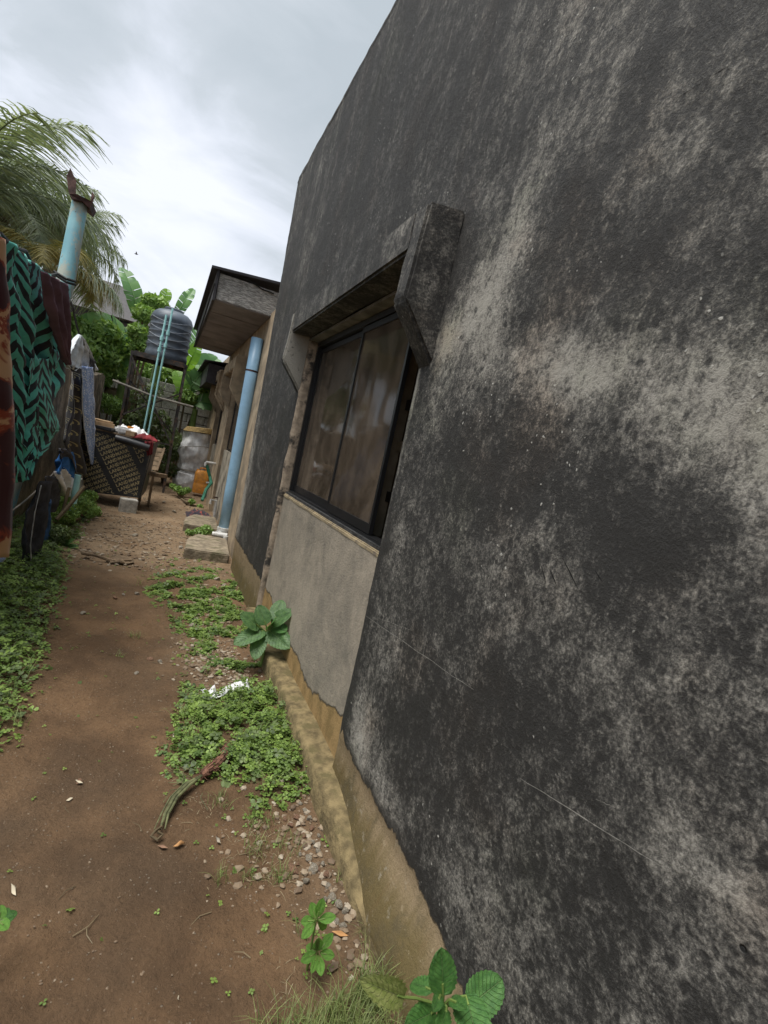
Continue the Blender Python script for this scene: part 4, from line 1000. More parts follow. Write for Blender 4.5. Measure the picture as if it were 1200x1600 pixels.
for a, b in (((xa, ya, zp - .1), (xb_, ya, 1.0)), ((xb_, ya, zp - .55), (xa, ya, 1.4)), ((xa, ya, 1.0), (xb_, ya, 1.0)), ((xb_, ya, zp - .1), (xb_, yb, 1.2)), ((xa, ya, zp - .1), (xa, yb, 1.2)), ((xa, yb, zp - .5), (xb_, yb, 1.2)), ((xa + .02, ya - .01, zp - .1), (xa + .35, ya - .01, zp - .75))):
    MB().bar(a, b, .045, .03).build('brace', M['standiron'], sd_)
p_a, p_b = at(176, 576 + 18, y=ya - .1), at(302, 636, y=ya - .1)
tag(MB().tube([p_a, p_a.lerp(p_b, .5) - Vector((0, 0, .05)), p_b], .022, 8).build('grey_rail', M['rope'], smooth=True), 'long pale rail tied level across the tank stand', 'rail')
tk = empty('water_tank', ((xa + xb_) / 2 + .10, TKY, zp + .062), 'dark blue-grey ribbed plastic water tank on the iron stand', 'water tank')
tcx, tcy, tcz = tk.location; TR = .405; TH = 1.02
prof = [(TR * .97, 0), (TR, .03)]
for i in range(5):
    z = .10 + i * .135; prof += [(TR, z), (TR - .006, z + .012), (TR - .018, z + .05), (TR - .018, z + .085), (TR - .004, z + .12)]
prof += [(TR, .79), (TR * .98, .83), (TR * .90, .90), (TR * .72, .96), (TR * .50, .985), (TR * .46, .985), (TR * .46, 1.03), (TR * .40, 1.045), (.02, 1.05)]
MB().lathe(prof, (tcx, tcy, tcz), 48).build('body', M['tank'], tk, smooth=True)
for zc, amp_ in ((.20, .10), (.36, .10), (.52, .10), (.70, .09)):
    pts = []
    for i in range(73):
        t = 2 * PI * i / 72; s_ = abs(math.sin(1.5 * t + .9)); pts.append((tcx + (TR + .004) * math.cos(t), tcy + (TR + .004) * math.sin(t), tcz + zc + amp_ * (1 - s_)))
    MB().tube(pts, .0055, 5, cap=False).build('ridge', M['tankline'], tk, smooth=True)
lp_ = [at(270, 482, y=ya - .13), at(236, 655, y=ya - .12), at(260, 492, y=ya - .13), at(228, 655, y=ya - .12)]
for k, lab in ((0, 'right of two pale cyan plastic pipes running down the front of the tank'), (2, 'left of two pale cyan plastic pipes running down the front of the tank')):
    o = empty('supply_pipe', (lp_[k + 1].x, lp_[k + 1].y, 0), lab, 'pipe', 'cyan tank pipes')
    bt = lp_[k + 1] + (lp_[k + 1] - lp_[k]) * .30
    MB().tube([lp_[k], lp_[k + 1], bt], .019, 10).build('pipe', M['cyanpipe'], o, smooth=True)
    for t in (.22, .33):
        c = lp_[k].lerp(lp_[k + 1], t); d = (lp_[k + 1] - lp_[k]).normalized(); MB().tube([c - d * .04, c + d * .04], .034, 10).build('coupling', M['cyanpipe'], o, smooth=True)

# ================================================================== BLOCK WALLS
BWY = 15.0
bw = empty('block_wall', (-.3, BWY, 0), 'grey concrete block wall closing the far end of the passage', 'wall')
me0 = bpy.data.meshes.new('block'); bm = bmesh.new(); bmesh.ops.create_cube(bm, size=1)
for v in bm.verts: v.co = Vector((v.co.x * .435, v.co.y * .15, v.co.z * .205))
bmesh.ops.bevel(bm, geom=list(bm.edges), offset=.006, segments=1, affect='EDGES'); bm.to_mesh(me0); bm.free(); me0.materials.append(M['greyconc'])
MB().box((-2.3, BWY + .03, -.05), (2.0, BWY + .07, 2.3)).build('mortar', M['mudwall'], bw)
for r_ in range(11):
    for c_ in range(10):
        x = -2.2 + c_ * .45 + (.22 if r_ % 2 else 0); z = .10 + r_ * .222
        if z > 2.2 and x < -1.2: continue
        if (r_, c_) in ((8, 2), (7, 1), (10, 8)): continue
        o = place(me0, 'block', (x, BWY + rnd.uniform(-.012, .012), z), bw, (rnd.uniform(-.01, .01), rnd.uniform(-.015, .015), rnd.uniform(-.02, .02)))
fb = empty('far_boundary_wall', (-1.9, 13.5, 0), 'dark weathered board fence between the brown wall and the block wall', 'fence')
for i in range(9):
    y = 12.7 + i * .26; x = -1.36 - i * .035
    MB().box((x - .02, y, -.05), (x + .02, y + .245, 2.12 + .02 * (i % 3))).build('board', M['mudwall'], fb)
# distant roofs and pale wall
rf = empty('far_house', (-3.4, 26, 0), 'distant house with a dark ridged metal roof behind the palms', 'house')
q0, q1, q2, q3 = at(96, 418, y=27), at(252, 470, y=27), at(252, 515, y=25), at(96, 470, y=25)
rr = 9
for i in range(rr):
    a0, a1 = i / rr, (i + 1) / rr
    A1, B1, B2, A2 = q0.lerp(q3, a0), q1.lerp(q2, a0), q1.lerp(q2, a1), q0.lerp(q3, a1)
    if i < 2: A1 = A1.lerp(B1, .0); B1 = A1.lerp(B1, .72 if i == 0 else 1); B2 = A2.lerp(B2, .72 if i == 0 else 1)
    MB().hexa([A2, B2, B2 + Vector((0, .3, -.02)), A2 + Vector((0, .3, -.02)), A1 + Vector((0, 0, .06)), B1 + Vector((0, 0, .06)), B1 + Vector((0, .3, .06)), A1 + Vector((0, .3, .06))]).build('roof_strip', M['bluetin'], rf)
MB().box((q3.x + .3, 25.4, -.05), (q2.x - .2, 29, q2.z - .1)).build('wall', M['bluetin'], rf)
MB().box((q0.x + .2, 27.35, -.05), (q1.x, 29.5, q1.z - .1)).build('gable_wall', M['bluetin'], rf)
ph = at(172, 555, y=17); p2_ = at(212, 600, y=17)
tag(MB().box((ph.x, 17, 1.2), (p2_.x, 17.1, ph.z)).build('white_sheet', M['palewall']), 'pale sheet showing over the far block wall behind the leaves', 'sheet')

# ================================================================== PLANTS
def frond_mesh(name, Ln, seed, mat, nl=46, leafl=.62, droop=1.1):
    r = random.Random(seed); v, f, tn = [], [], []
    pts = []
    for i in range(13):
        t = i / 12; a = .95 - droop * 1.35 * t ** 1.3
        if i == 0: p = Vector((0, 0, 0))
        else: p = pts[-1] + Vector((math.cos(a), 0, math.sin(a))) * Ln / 12
        pts.append(p)
    m = MB().tube(pts, [.028 * (1 - .85 * i / 12) for i in range(13)], 5); v += m.v; f += m.f; tn += [.5] * len(m.v)
    for s_ in (-1, 1):
        for k in range(nl):
            t = .12 + .88 * k / nl; i = min(11, int(t * 12)); p = pts[i].lerp(pts[i + 1], t * 12 - i); d = (pts[i + 1] - pts[i]).normalized()
            ll = leafl * (.45 + .9 * math.sin(PI * min(1, t * .85 + .12))) * r.uniform(.75, 1.1)
            sd2 = Vector((0, s_, 0)); out = (sd2 * r.uniform(.55, 1) + d * r.uniform(.45, .9) + Vector((0, 0, r.uniform(-.3, .35)))).normalized()
            q_ = p; wd = .022; b0 = len(v); tone = r.random()
            for j in range(4):
                u = j / 3; q_ = p + out * ll * u + Vector((0, 0, -1)) * ll * .55 * u * u
                w_ = wd * (1 - u) + .003; n_ = d.cross(out).normalized().cross(out) * 1.0
                v += [q_ + d * w_, q_ - d * w_]; tn += [tone, tone]
            for j in range(3): a = b0 + 2 * j; f.append((a, a + 1, a + 3, a + 2))
    me = bpy.data.meshes.new(name); me.from_pydata([tuple(p) for p in v], [], f); a_ = me.attributes.new('tone', 'FLOAT', 'POINT'); a_.data.foreach_set('value', tn); me.materials.append(mat)
    return me
fm = [frond_mesh('frond', 3.0, s, M['palm'], nl=70, leafl=.8, droop=d) for s, d in ((1, .9), (2, 1.25), (3, 1.6))]
fmy = [frond_mesh('frond', 2.6, 9, M['palmdry'], nl=64, leafl=.65, droop=1.35), frond_mesh('frond', 2.2, 11, M['palmdry'], nl=60, leafl=.5, droop=1.7)]
def palm(px, py, y, nfr, sc, label, seed, tiltr=(-.6, .6), az=None, ms=fm):
    c = at(px, py, y=y); t = empty('palm_tree', (c.x, c.y, 0), label, 'palm tree', 'palms beyond the brown wall'); r = random.Random(seed)
    MB().tube([(c.x, c.y, -.1), (c.x + .04, c.y, c.z * .5), (c.x, c.y, c.z)], [.22, .18, .15], 12).build('trunk', M['trunk'], t, smooth=True)
    for k in range(nfr):
        a = 2 * PI * k / nfr * 2.4 + r.uniform(-.3, .3) if az is None else az[k % len(az)] + r.uniform(-.15, .15)
        place(ms[k % len(ms)], 'frond', c, t, (r.uniform(-.2, .2), r.uniform(*tiltr), a), sc * r.uniform(.85, 1.1))
    return t
palm(2, 340, 15.0, 30, .78, 'tallest dark palm at the left edge with shaggy hanging fronds', 1)
palm(84, 372, 18.0, 28, .70, 'dark palm directly behind the top of the blue post', 4)
palm(-70, 330, 12.5, 16, 1.0, 'palm mostly outside the left edge, only its outer fronds showing', 8)
palm(80, 425, 12.5, 12, .62, 'lower palm with yellowing fronds arching toward the banana plants', 12, ms=fmy + fm[1:2], tiltr=(-.1, .5))

def torn_leaf(name, base, tip, wid, mat, up=Vector((0, 0, 1)), droop=.15, parent=None, seed=0, tears=.25):
    base, tip = Vector(base), Vector(tip); d = tip - base; Ln = d.length; dn = d.normalized(); side = dn.cross(up)
    if side.length < .1: side = dn.cross(Vector((0, 1, 0)))
    side.normalize(); nrm = side.cross(dn).normalized(); r = random.Random(seed); v, f, tn, uv = [], [], [], []
    k = 26; mids = []
    for i in range(k + 1):
        t = i / k; mids.append(base + d * t + nrm * Ln * droop * math.sin(PI * t) * 1.0)
    for s_ in (-1, 1):
        i = 0
        while i < k:
            seg = r.randint(2, 5); j = min(k, i + seg); sag = r.uniform(-.02, .10) * Ln * .6
            b0 = len(v); tone = r.random()
            for q_ in range(i, j + 1):
                t = q_ / k; wv = wid / 2 * (math.sin(PI * min(1, t * .93 + .05)) ** .55)
                gap = (.012 * Ln if r.random() < tears and q_ in (i, j) else 0)
                pt = mids[q_] + dn * (gap if q_ == i else -gap)
                for c_ in range(4):
                    u = c_ / 3; v.append(pt + side * s_ * wv * u + dn * wv * .25 * u + nrm * (wv * .28 * u - sag * u * u)); tn.append(tone * .6 + .2 * u); uv.append((.5 + s_ * .5 * u, t))
            for q_ in range(j - i):
                for c_ in range(3): a = b0 + q_ * 4 + c_; f.append((a, a + 1, a + 5, a + 4))
            i = j
    m = MB().tube(mids, [.02 * Ln ** .5 * (1 - .8 * i / k) for i in range(k + 1)], 5); b0 = len(v); v += m.v; f += [tuple(a + b0 for a in q_) for q_ in m.f]; tn += [1] * len(m.v); uv += [(.5, .5)] * len(m.v)
    return part(name, v, f, mat, parent, smooth=True, uvs=uv, attrs={'tone': tn})
def banana(root, leaves, label, y, mats=None):
    rt = at(*root, y=y); t = empty('banana_plant', (rt.x, y, 0), label, 'banana plant', 'banana plants round the tank')
    top = rt
    MB().tube([(rt.x, y, -.05), (rt.x, y, rt.z * .6), tuple(rt)], [.13, .10, .06], 10).build('stem', M['stem'], t, smooth=True)
    for k, (bx, by, tx, ty, w_, dy_, mt) in enumerate(leaves):
        b_ = at(bx, by, y=y); e_ = at(tx, ty, y=y + dy_); torn_leaf('leaf', b_, e_, w_, M[mt], parent=t, seed=k * 7 + int(bx), up=Vector((.1, -.8, .6)))
        MB().tube([rt, b_], .025, 6).build('leaf_stalk', M['stem'], t)
    return t
banana((205, 520), [(216, 500, 190, 418, .42, .2, 'banana'), (208, 530, 120, 505, .7, -.3, 'banana'), (208, 540, 125, 560, .7, .2, 'banana'), (210, 545, 160, 590, .6, .1, 'banana')], 'banana plant with an upright folded leaf left of the tank', 14.3)
banana((258, 500), [(254, 478, 262, 452, .28, 0, 'bananabright'), (272, 500, 303, 452, .30, .15, 'banana'), (248, 490, 218, 470, .5, .1, 'bananabright')], 'banana plant whose broad leaf rises above the tank', 14.4)
banana((305, 640), [(290, 580, 312, 535, .36, -.3, 'bananabright'), (296, 560, 345, 590, .7, .2, 'banana'), (298, 590, 352, 615, .75, .3, 'banana'), (294, 610, 340, 560, .7, .1, 'banana'), (298, 628, 350, 640, .6, .2, 'banana'), (292, 630, 275, 580, .5, .1, 'bananabright'), (292, 545, 322, 520, .5, .4, 'banana')], 'leafy banana plant between the tank and the eave', 14.2)

def leafcloud(name, centers, count, size, mat, seed, parent=None, flat=.6, kind=None):
    r = np.random.default_rng(seed); cs = np.array([c[:3] for c in centers]); rad = np.array([c[3] for c in centers]); w_ = rad ** 2; w_ = w_ / w_.sum()
    idx = r.choice(len(cs), count, p=w_); d = r.normal(size=(count, 3)); d /= np.linalg.norm(d, axis=1)[:, None]
    P_ = cs[idx] + d * (rad[idx] * r.uniform(.55, 1.05, count) ** .7)[:, None] * np.array([1, 1, .8])
    a = r.normal(size=(count, 3)); a[:, 2] -= .3; a /= np.linalg.norm(a, axis=1)[:, None]
    nn = d * .5 + r.normal(size=(count, 3)) * .5 + np.array([0, 0, .7]); b = np.cross(nn, a); b /= np.linalg.norm(b, axis=1)[:, None] + 1e-9
    s_ = size * r.uniform(.6, 1.3, count)[:, None]
    V_ = np.stack([P_ - a * s_, P_ + b * s_ * .42 - a * s_ * .1, P_ + a * s_ * 1.0, P_ - b * s_ * .42 - a * s_ * .1], 1).reshape(-1, 3)
    F_ = np.arange(count * 4).reshape(-1, 4); tn = np.repeat(np.clip(r.normal(.5, .25, count), 0, 1), 4)
    return part(name, V_.tolist(), F_.tolist(), mat, parent, attrs={'tone': tn}, kind=kind)
def bush(pxs, label, count, size, mat, seed, name='bush', stems=True):
    cs = [(*at(px, py, y=y), r) for px, py, y, r in pxs]; b = empty(name, (cs[0][0], cs[0][1], 0), label, 'bush')
    leafcloud('foliage', cs, count, size, mat, seed, b)
    m = MB()
    for c in cs: m.tube([(cs[0][0], cs[0][1], 0), ((cs[0][0] + c[0]) / 2, c[1], c[2] * .6), (c[0], c[1], c[2])], .025, 5)
    m.build('stem', M['stemred'], b)
    return b
bush([(135, 528, 13.6, .42), (165, 522, 13.9, .38), (190, 545, 14.2, .36), (120, 545, 13.2, .45), (160, 555, 13.8, .40), (110, 512, 13.4, .40), (185, 580, 14.2, .28), (160, 590, 14.0, .25)], 'mid-green bush over the brown wall left of the tank', 3800, .085, M['bush'], 3)
bush([(225, 490, 13.6, .25), (237, 472, 13.9, .24), (217, 520, 13.4, .25), (250, 474, 13.8, .18), (222, 545, 13.4, .25)], 'bright green bush rising behind the tank', 1500, .075, M['bush'], 5)
bush([(214, 620, 12.6, .22), (216, 650, 12.5, .28), (232, 668, 12.7, .28), (250, 655, 12.8, .25), (262, 680, 12.9, .28), (205, 660, 12.3, .25), (240, 610, 12.8, .2)], 'dark creeper growing up the legs of the tank stand', 1900, .05, M['bushdark'], 6)
bush([(262, 705, 13.3, .32), (280, 695, 13.6, .3), (250, 725, 12.8, .25), (268, 735, 13.0, .2)], 'dull scrub between the wooden crate and the wrapped drum', 1600, .05, M['bushdark'], 7)
bush([(170, 632, 13.6, .3), (190, 640, 13.8, .25), (155, 625, 13.4, .25)], 'pale green weeds along the foot of the block wall', 1800, .04, M['bush'], 8)
bush([(290, 620, 14.2, .28), (320, 600, 14.4, .3)], 'leafy undergrowth over the block wall below the banana leaves', 1600, .06, M['bush'], 9)
bush([(133, 795, 7.6, .16), (118, 785, 7.3, .17), (145, 800, 7.9, .11), (100, 800, 6.8, .16), (140, 775, 7.8, .1)], 'low feathery weeds growing under the washing by the plywood box', 3600, .022, M['bush'], 10)
bush([(88, 835, 6.0, .13), (110, 840, 6.4, .1), (75, 860, 5.7, .1)], 'weeds at the foot of the black trousers', 1600, .022, M['bushdark'], 11)
bush([(285, 768, 11.0, .08), (278, 764, 11.1, .08), (300, 784, 10.2, .06), (292, 766, 11.3, .08), (270, 760, 11.3, .07), (312, 792, 10.2, .06)], 'green weeds in front of the wrapped drum', 1500, .03, M['bush'], 12)
bush([(312, 832, 7.35, .09), (322, 828, 7.4, .09), (296, 832, 7.2, .06)], 'small bright weed between the two concrete slabs', 900, .02, M['bush'], 13)

def bigleaf(base, tip, wid, mat, nrm, parent, cup=.15, droop=.12, shape='ovate', fold=.0, seed=0, serr=.04):
    base, tip = Vector(base), Vector(tip); d = tip - base; Ln = d.length; dn = d.normalized(); nrm = Vector(nrm); side = dn.cross(nrm).normalized(); nrm = side.cross(dn).normalized()
    nu_, nv_ = 10, 18; v, f, uv = [], [], []
    for j in range(nv_ + 1):
        t = j / nv_
        if shape == 'ovate': w_ = wid / 2 * t ** .42 * (1 - t) ** .58 / .515 if 0 < t < 1 else 0
        elif shape == 'oblong': w_ = wid / 2 * math.sin(PI * t ** 1.15) ** .7 if 0 < t < 1 else 0
        w_ *= 1 + serr * (1 if j % 2 else -1)
        for i in range(nu_ + 1):
            u = i / nu_ * 2 - 1
            z = cup * abs(u) * w_ - droop * Ln * t * t + .03 * Ln * fbm(u * 2, t * 3, seed) + .012 * Ln * math.cos(t * 9 * 2 * PI + abs(u) * 3) * abs(u)
            v.append(base + dn * Ln * (t + .0) + side * u * w_ - dn * abs(u) * wid * .06 * (1 - t) + nrm * z); uv.append((.5 + u / 2, t))
    for j in range(nv_):
        for i in range(nu_): k = j * (nu_ + 1) + i; f.append((k, k + 1, k + nu_ + 2, k + nu_ + 1))
    return part('leaf', v, f, mat, parent, smooth=True, uvs=uv)
def plant(name, root, label, leaves, mat_stem='stem', toward=(-.3, -.5, .8), stem_r=.004, top=None):
    t = empty(name, root, label, 'plant'); root = Vector(root)
    tops = top or root + Vector((0, 0, .1)); MB().tube([root - Vector((0, 0, .02)), root.lerp(Vector(tops), .5), tops], [stem_r * 1.4, stem_r * 1.2, stem_r], 8).build('stem', M[mat_stem], t, smooth=True)
    for k, (b_, e_, w_, mt, sh, kw) in enumerate(leaves):
        kw = dict(kw); nr = kw.pop('nrm', toward)
        bigleaf(b_, e_, w_, M[mt], nr, t, shape=sh, seed=k + len(leaves), **kw)
        dd = (Vector(e_) - Vector(b_)).normalized(); org = kw.get('org')
        MB().tube([tops if (Vector(tops) - Vector(b_)).length < (root - Vector(b_)).length else root, Vector(b_).lerp(Vector(tops), .3) + Vector((0, 0, .004)), b_, Vector(b_) + dd * .02], stem_r * .6, 6).build('leaf_stalk', M[mat_stem], t, smooth=True)
    return t
# foreground nettle-leaved plant
Yp = .74
A = lambda px, py, dy=0: at(px, py, y=Yp + dy)
hub = A(692, 1572)
plant('broad_leaf_weed', (hub.x, Yp, 0), 'broad-leaved weed at the foot of the wall nearest the camera, one leaf curled and yellow', [
    (A(692, 1553), A(690, 1482, .02), 0.060, 'leafbig', 'ovate', dict(nrm=(-.35, -.75, .5), droop=.03)),
    (A(676, 1548, .06), A(640, 1530, .12), 0.048, 'leafbig', 'ovate', dict(nrm=(-.1, -.4, .9))),
    (A(735, 1570), A(786, 1530, -.0), 0.075, 'leafbig', 'ovate', dict(nrm=(-.1, -.6, .8), droop=.05)),
    (A(728, 1556, .0), A(752, 1640, -.10), 0.075, 'leafbig', 'ovate', dict(nrm=(-.3, -.5, .8))),
    (A(680, 1580), A(640, 1600, -.04), 0.048, 'leafbig', 'ovate', dict(nrm=(-.2, -.5, .8))),
    (A(698, 1575, -.01), A(690, 1612, -.09), 0.034, 'leafbig', 'ovate', dict(nrm=(-.2, -.5, .8))),
    (A(704, 1562, -.01), A(727, 1572, -.05), 0.027, 'leafbig', 'ovate', dict(nrm=(-.2, -.5, .8))),
    (A(688, 1555, -.01), A(680, 1575, -.05), 0.024, 'leafbig', 'ovate', dict(nrm=(-.2, -.5, .8))),
    (A(630, 1558), A(574, 1538, -.01), 0.051, 'leafold', 'ovate', dict(nrm=(-.2, -.7, .6), cup=.5, droop=.2, serr=.1))], top=hub, stem_r=.0045)
# oblong-leaved seedling
Yq = 1.22
B = lambda px, py, dy=0: at(px, py, y=Yq + dy)
r1, r2 = B(494, 1436), B(496, 1488, -.01)
lv = []
for (cx, cy), tips in (((494, 1438), [(505, 1404, .0), (486, 1410, .02), (525, 1432, -.02), (470, 1440, 0), (472, 1466, -.04), (512, 1450, .02)]),
                       ((497, 1488), [(521, 1458, .02), (470, 1502, -.01), (478, 1478, .02), (502, 1524, -.06), (523, 1494, -.02), (487, 1520, -.05), (498, 1466, .0)])):
    for tx, ty, dy_ in tips: lv.append((B(cx + (tx - cx) * .12, cy + (ty - cy) * .12), B(tx, ty, dy_), .027 if tx != 487 else .02, 'leaflime', 'oblong', dict(nrm=(-.25, -.65, .7), droop=.06, serr=0)))
plant('oblong_leaf_seedling', (r2.x - .005, Yq + .02, gz(r2.x, Yq)), 'bright green seedling of oblong leaves growing in the dirt near the wall', lv, top=r1, stem_r=.003)
# big-leaved plant at the kerb
Yr = 3.3
D = lambda px, py, dy=0: at(px, py, y=Yr + dy)
lv = [(D(412, 985), D(366, 1003, -.10), 0.126, 'leafblue', 'ovate', {}), (D(420, 985), D(452, 1010, -.20), 0.141, 'leafblue', 'ovate', dict(nrm=(-.3, -.7, .5))), (D(408, 992), D(398, 1028, -.15), 0.111, 'leafblue', 'ovate', dict(nrm=(-.3, -.7, .5))),
      (D(425, 975), D(456, 952, -.05), 0.118, 'leafblue', 'ovate', {}), (D(415, 975), D(404, 945, .05), 0.111, 'leafblue', 'ovate', {}), (D(405, 980), D(378, 958, .0), 0.118, 'leafblue', 'ovate', {}),
      (D(430, 968), D(440, 935, .1), 0.111, 'leafblue', 'ovate', {}), (D(420, 980), D(428, 966, -.1), 0.089, 'leafbig', 'ovate', {}), (D(400, 975), D(388, 1010, .1), 0.111, 'leafblue', 'ovate', {}), (D(432, 980), D(446, 985, -.1), 0.096, 'leafbig', 'ovate', {})]
hub = D(418, 990); plant('large_leaf_plant', (hub.x, Yr, gz(hub.x, Yr)), 'clump of large grey-green leaves at the start of the kerb under the window', lv, top=hub, stem_r=.008)
# pale weeds left: palmate-leaf plant near the trousers
Yt = 6.0
G = lambda px, py, dy=0: at(px, py, y=Yt + dy)
lv = [(G(96, 856), G(96 + 26 * math.cos(a), 856 - 22 * math.sin(a), -.1 * math.cos(a)), .07, 'leafblue', 'oblong', dict(nrm=(-.1, -.6, .8))) for a in np.linspace(-.9, 3.6, 9)]
hub = G(96, 858); plant('fingered_leaf_weed', (hub.x, Yt, gz(hub.x, Yt)), 'weed with long fingered leaves right of the black trousers', lv, top=hub, stem_r=.006)
# rosette weed at the very left edge
Ye = 1.42
K_ = lambda px, py, dy=0: at(px, py, y=Ye + dy)
lv = [(K_(-2, 1440), K_(tx, ty, dy_), .03, mt, 'ovate', dict(nrm=(.1, -.5, .9))) for tx, ty, dy_, mt in ((22, 1432, 0, 'leafbig'), (14, 1418, .02, 'leafbig'), (12, 1450, -.03, 'leaflime'), (-20, 1430, 0, 'leafbig'), (28, 1424, .02, 'leafbig'), (2, 1414, .02, 'leaflime'), (-12, 1455, -.03, 'leafbig'))]
hub = K_(0, 1440); plant('edge_rosette_weed', (hub.x, Ye, gz(hub.x, Ye)), 'small leafy weed at the left edge of the path in the foreground', lv, top=hub, stem_r=.003)

bush([(225, 575, 16.6, .6), (255, 590, 16.8, .6), (285, 590, 16.5, .6), (240, 620, 16.2, .5), (320, 615, 16.5, .5), (195, 590, 16.4, .5), (200, 560, 17.5, .5)], 'mixed foliage seen through the legs of the tank stand, beyond the block wall', 5200, .09, M['bush'], 21)

# ---------------------------------------------------------------- ground cover
def clover(name, fn, x0, x1, y0, y1, count, seed, smin=.009, smax=.015, hmax=.05, mat=M['clover'], label=None):
    r = np.random.default_rng(seed); V_, F_, T_ = [], [], []; done = 0; tries = 0
    while done < count and tries < count * 30:
        tries += 1; x = r.uniform(x0, x1); y = r.uniform(y0, y1); d = fn(x, y)
        if r.random() > d: continue
        done += 1
        h = gz(x, y) + .004 + hmax * d * r.random() ** 1.5; s_ = r.uniform(smin, smax); a0 = r.uniform(0, 6.28); tx, ty = r.normal(0, .3, 2); tone = min(1, max(0, r.normal(.45, .22) + .3 * fbm(x * 5, y * 5, 3)))
        nl = 3 if r.random() < .8 else 4
        for k in range(nl):
            a = a0 + 2 * PI * k / nl; c_, s2 = math.cos(a), math.sin(a); b0 = len(V_)
            for (u, v_, z) in ((.05, 0, 0), (.55, .42, .10), (1.0, .34, .05), (1.05, 0, -.04), (1.0, -.34, .05), (.55, -.42, .10)):
                X_ = (u * c_ - v_ * s2) * s_; Y_ = (u * s2 + v_ * c_) * s_; V_.append((x + X_, y + Y_, h + z * s_ + X_ * tx + Y_ * ty)); T_.append(tone)
            F_.append(tuple(range(b0, b0 + 6)))
    return tag(part(name, V_, F_, mat, attrs={'tone': T_}, kind='stuff'), label, 'ground cover')
def dens_r(x, y): return right_green(x, y)
clover('clover_patch', lambda x, y: right_green(x, y) if y < 3.25 else 0, .2, .9, 1.7, 3.3, 3000, 1, .008, .019, .07, label='low clover-like weeds covering the strip between the path and the kerb')
clover('weed_cover', lambda x, y: right_green(x, y) if y >= 3.25 else 0, .0, .93, 3.2, 6.6, 4600, 2, .010, .022, .06, label='patchy low weeds along the path toward the concrete slabs')
clover('weed_verge', left_green, -1.33, -.2, 1.4, 9.8, 10500, 3, .009, .022, .10, label='low green weeds between the path and the brown wall')
def blades(name, spots, mat, seed, label, hmin, hmax, wd=.0022, lean=.6):
    r = random.Random(seed); V_, F_, T_ = [], [], []
    for x, y, k, rad in spots:
        for _ in range(k):
            a = r.uniform(0, 2 * PI); q_ = rad * math.sqrt(r.random()); bx, by = x + q_ * math.cos(a), y + q_ * math.sin(a)
            if bx > XW - .03: continue
            h = r.uniform(hmin, hmax); da = r.uniform(0, 2 * PI); l_ = r.uniform(.2, 1) * lean * h; dx_, dy_ = math.cos(da) * l_, math.sin(da) * l_; sx, sy = -math.sin(da) * wd, math.cos(da) * wd; b0 = len(V_); tone = r.random(); z0 = gz(bx, by) - .003
            for j in range(5):
                t = j / 4; w_ = 1 - t * .92; cx, cy, cz = bx + dx_ * t ** 1.6, by + dy_ * t ** 1.6, z0 + h * (t - .35 * t ** 3 * (l_ / h) * 1.6)
                V_ += [(cx - sx * w_, cy - sy * w_, cz), (cx + sx * w_, cy + sy * w_, cz)]; T_ += [tone, tone]
            for j in range(4): c = b0 + 2 * j; F_.append((c, c + 1, c + 3, c + 2))
    return tag(part(name, V_, F_, mat, attrs={'tone': T_}, kind='stuff'), label, 'grass')
blades('grass_clump', [(.62, 1.02, 420, .10), (.73, 1.05, 330, .09), (.55, .95, 320, .09), (.70, .92, 400, .10), (.60, .86, 320, .10), (.80, 1.12, 160, .05), (.50, 1.06, 110, .07)], M['grass'], 4, 'dense clump of long thin grass at the bottom of the picture beside the wall', .05, .15, .0016, .9)
sp_ = []
r_ = random.Random(5)
for _ in range(1500):
    x, y = r_.uniform(-1.3, .9), r_.uniform(1.4, 9)
    d = right_green(x, y) + left_green(x, y)
    if r_.random() < d: sp_.append((x, y, r_.randint(4, 16), .04))
blades('grass', sp_, M['grass'], 6, 'sparse grass blades mixed through the weeds beside the path', .03, .13, .0022, 1.0)
blades('grass_tufts', [(.56, 1.72, 70, .05), (.62, 1.60, 60, .05), (.68, 1.72, 45, .05), (.42, 1.62, 30, .03), (.52, 1.60, 30, .03), (.60, 1.86, 60, .06), (.45, 2.0, 40, .05), (.05, 3.72, 40, .04), (-.02, 3.4, 14, .03), (.66, 1.35, 20, .04), (.86, 1.3, 40, .04), (.85, 1.55, 25, .03)], M['grass'], 7, 'thin grass tufts growing out of the bare dirt patch', .02, .075, .0013, 1.2)
blades('straw', [(.55, 1.70, 90, .12), (.66, 1.62, 70, .10), (.62, 1.85, 50, .10), (.58, 1.22, 16, .06), (.42, 1.60, 12, .05), (.72, 1.4, 22, .07), (.82, 1.2, 40, .05), (.35, 1.95, 40, .10), (.25, 2.2, 20, .1)], M['straw'], 8, 'dry straw stalks strewn over the dirt near the kerb', .005, .025, .0012, 5.5)

# ---------------------------------------------------------------- stones and litter
def rock_mesh(name, seed, mat, sub=2, flat=.6):
    bm = bmesh.new(); bmesh.ops.create_icosphere(bm, subdivisions=sub, radius=.5); r = random.Random(seed); o_ = Vector((r.uniform(0, 50),) * 3)
    pls = [(Vector((r.uniform(-1, 1), r.uniform(-1, 1), r.uniform(-.6, 1))).normalized(), r.uniform(.24, .40)) for _ in range(9)]
    for v in bm.verts:
        v.co *= 1 + .45 * mn.noise(v.co * 1.7 + o_) + .18 * mn.noise(v.co * 5 + o_); v.co.z *= flat
        for pn, pd in pls:
            e_ = v.co.dot(pn) - pd
            if e_ > 0: v.co -= pn * e_
    me = bpy.data.meshes.new(name); bm.to_mesh(me); bm.free(); me.materials.append(mat); return me
RK = [rock_mesh('stone', s, M['stone'] if s % 4 else M['redstone']) for s in range(8)]
GS = 'loose pale rubble stones at the foot of the kerb'
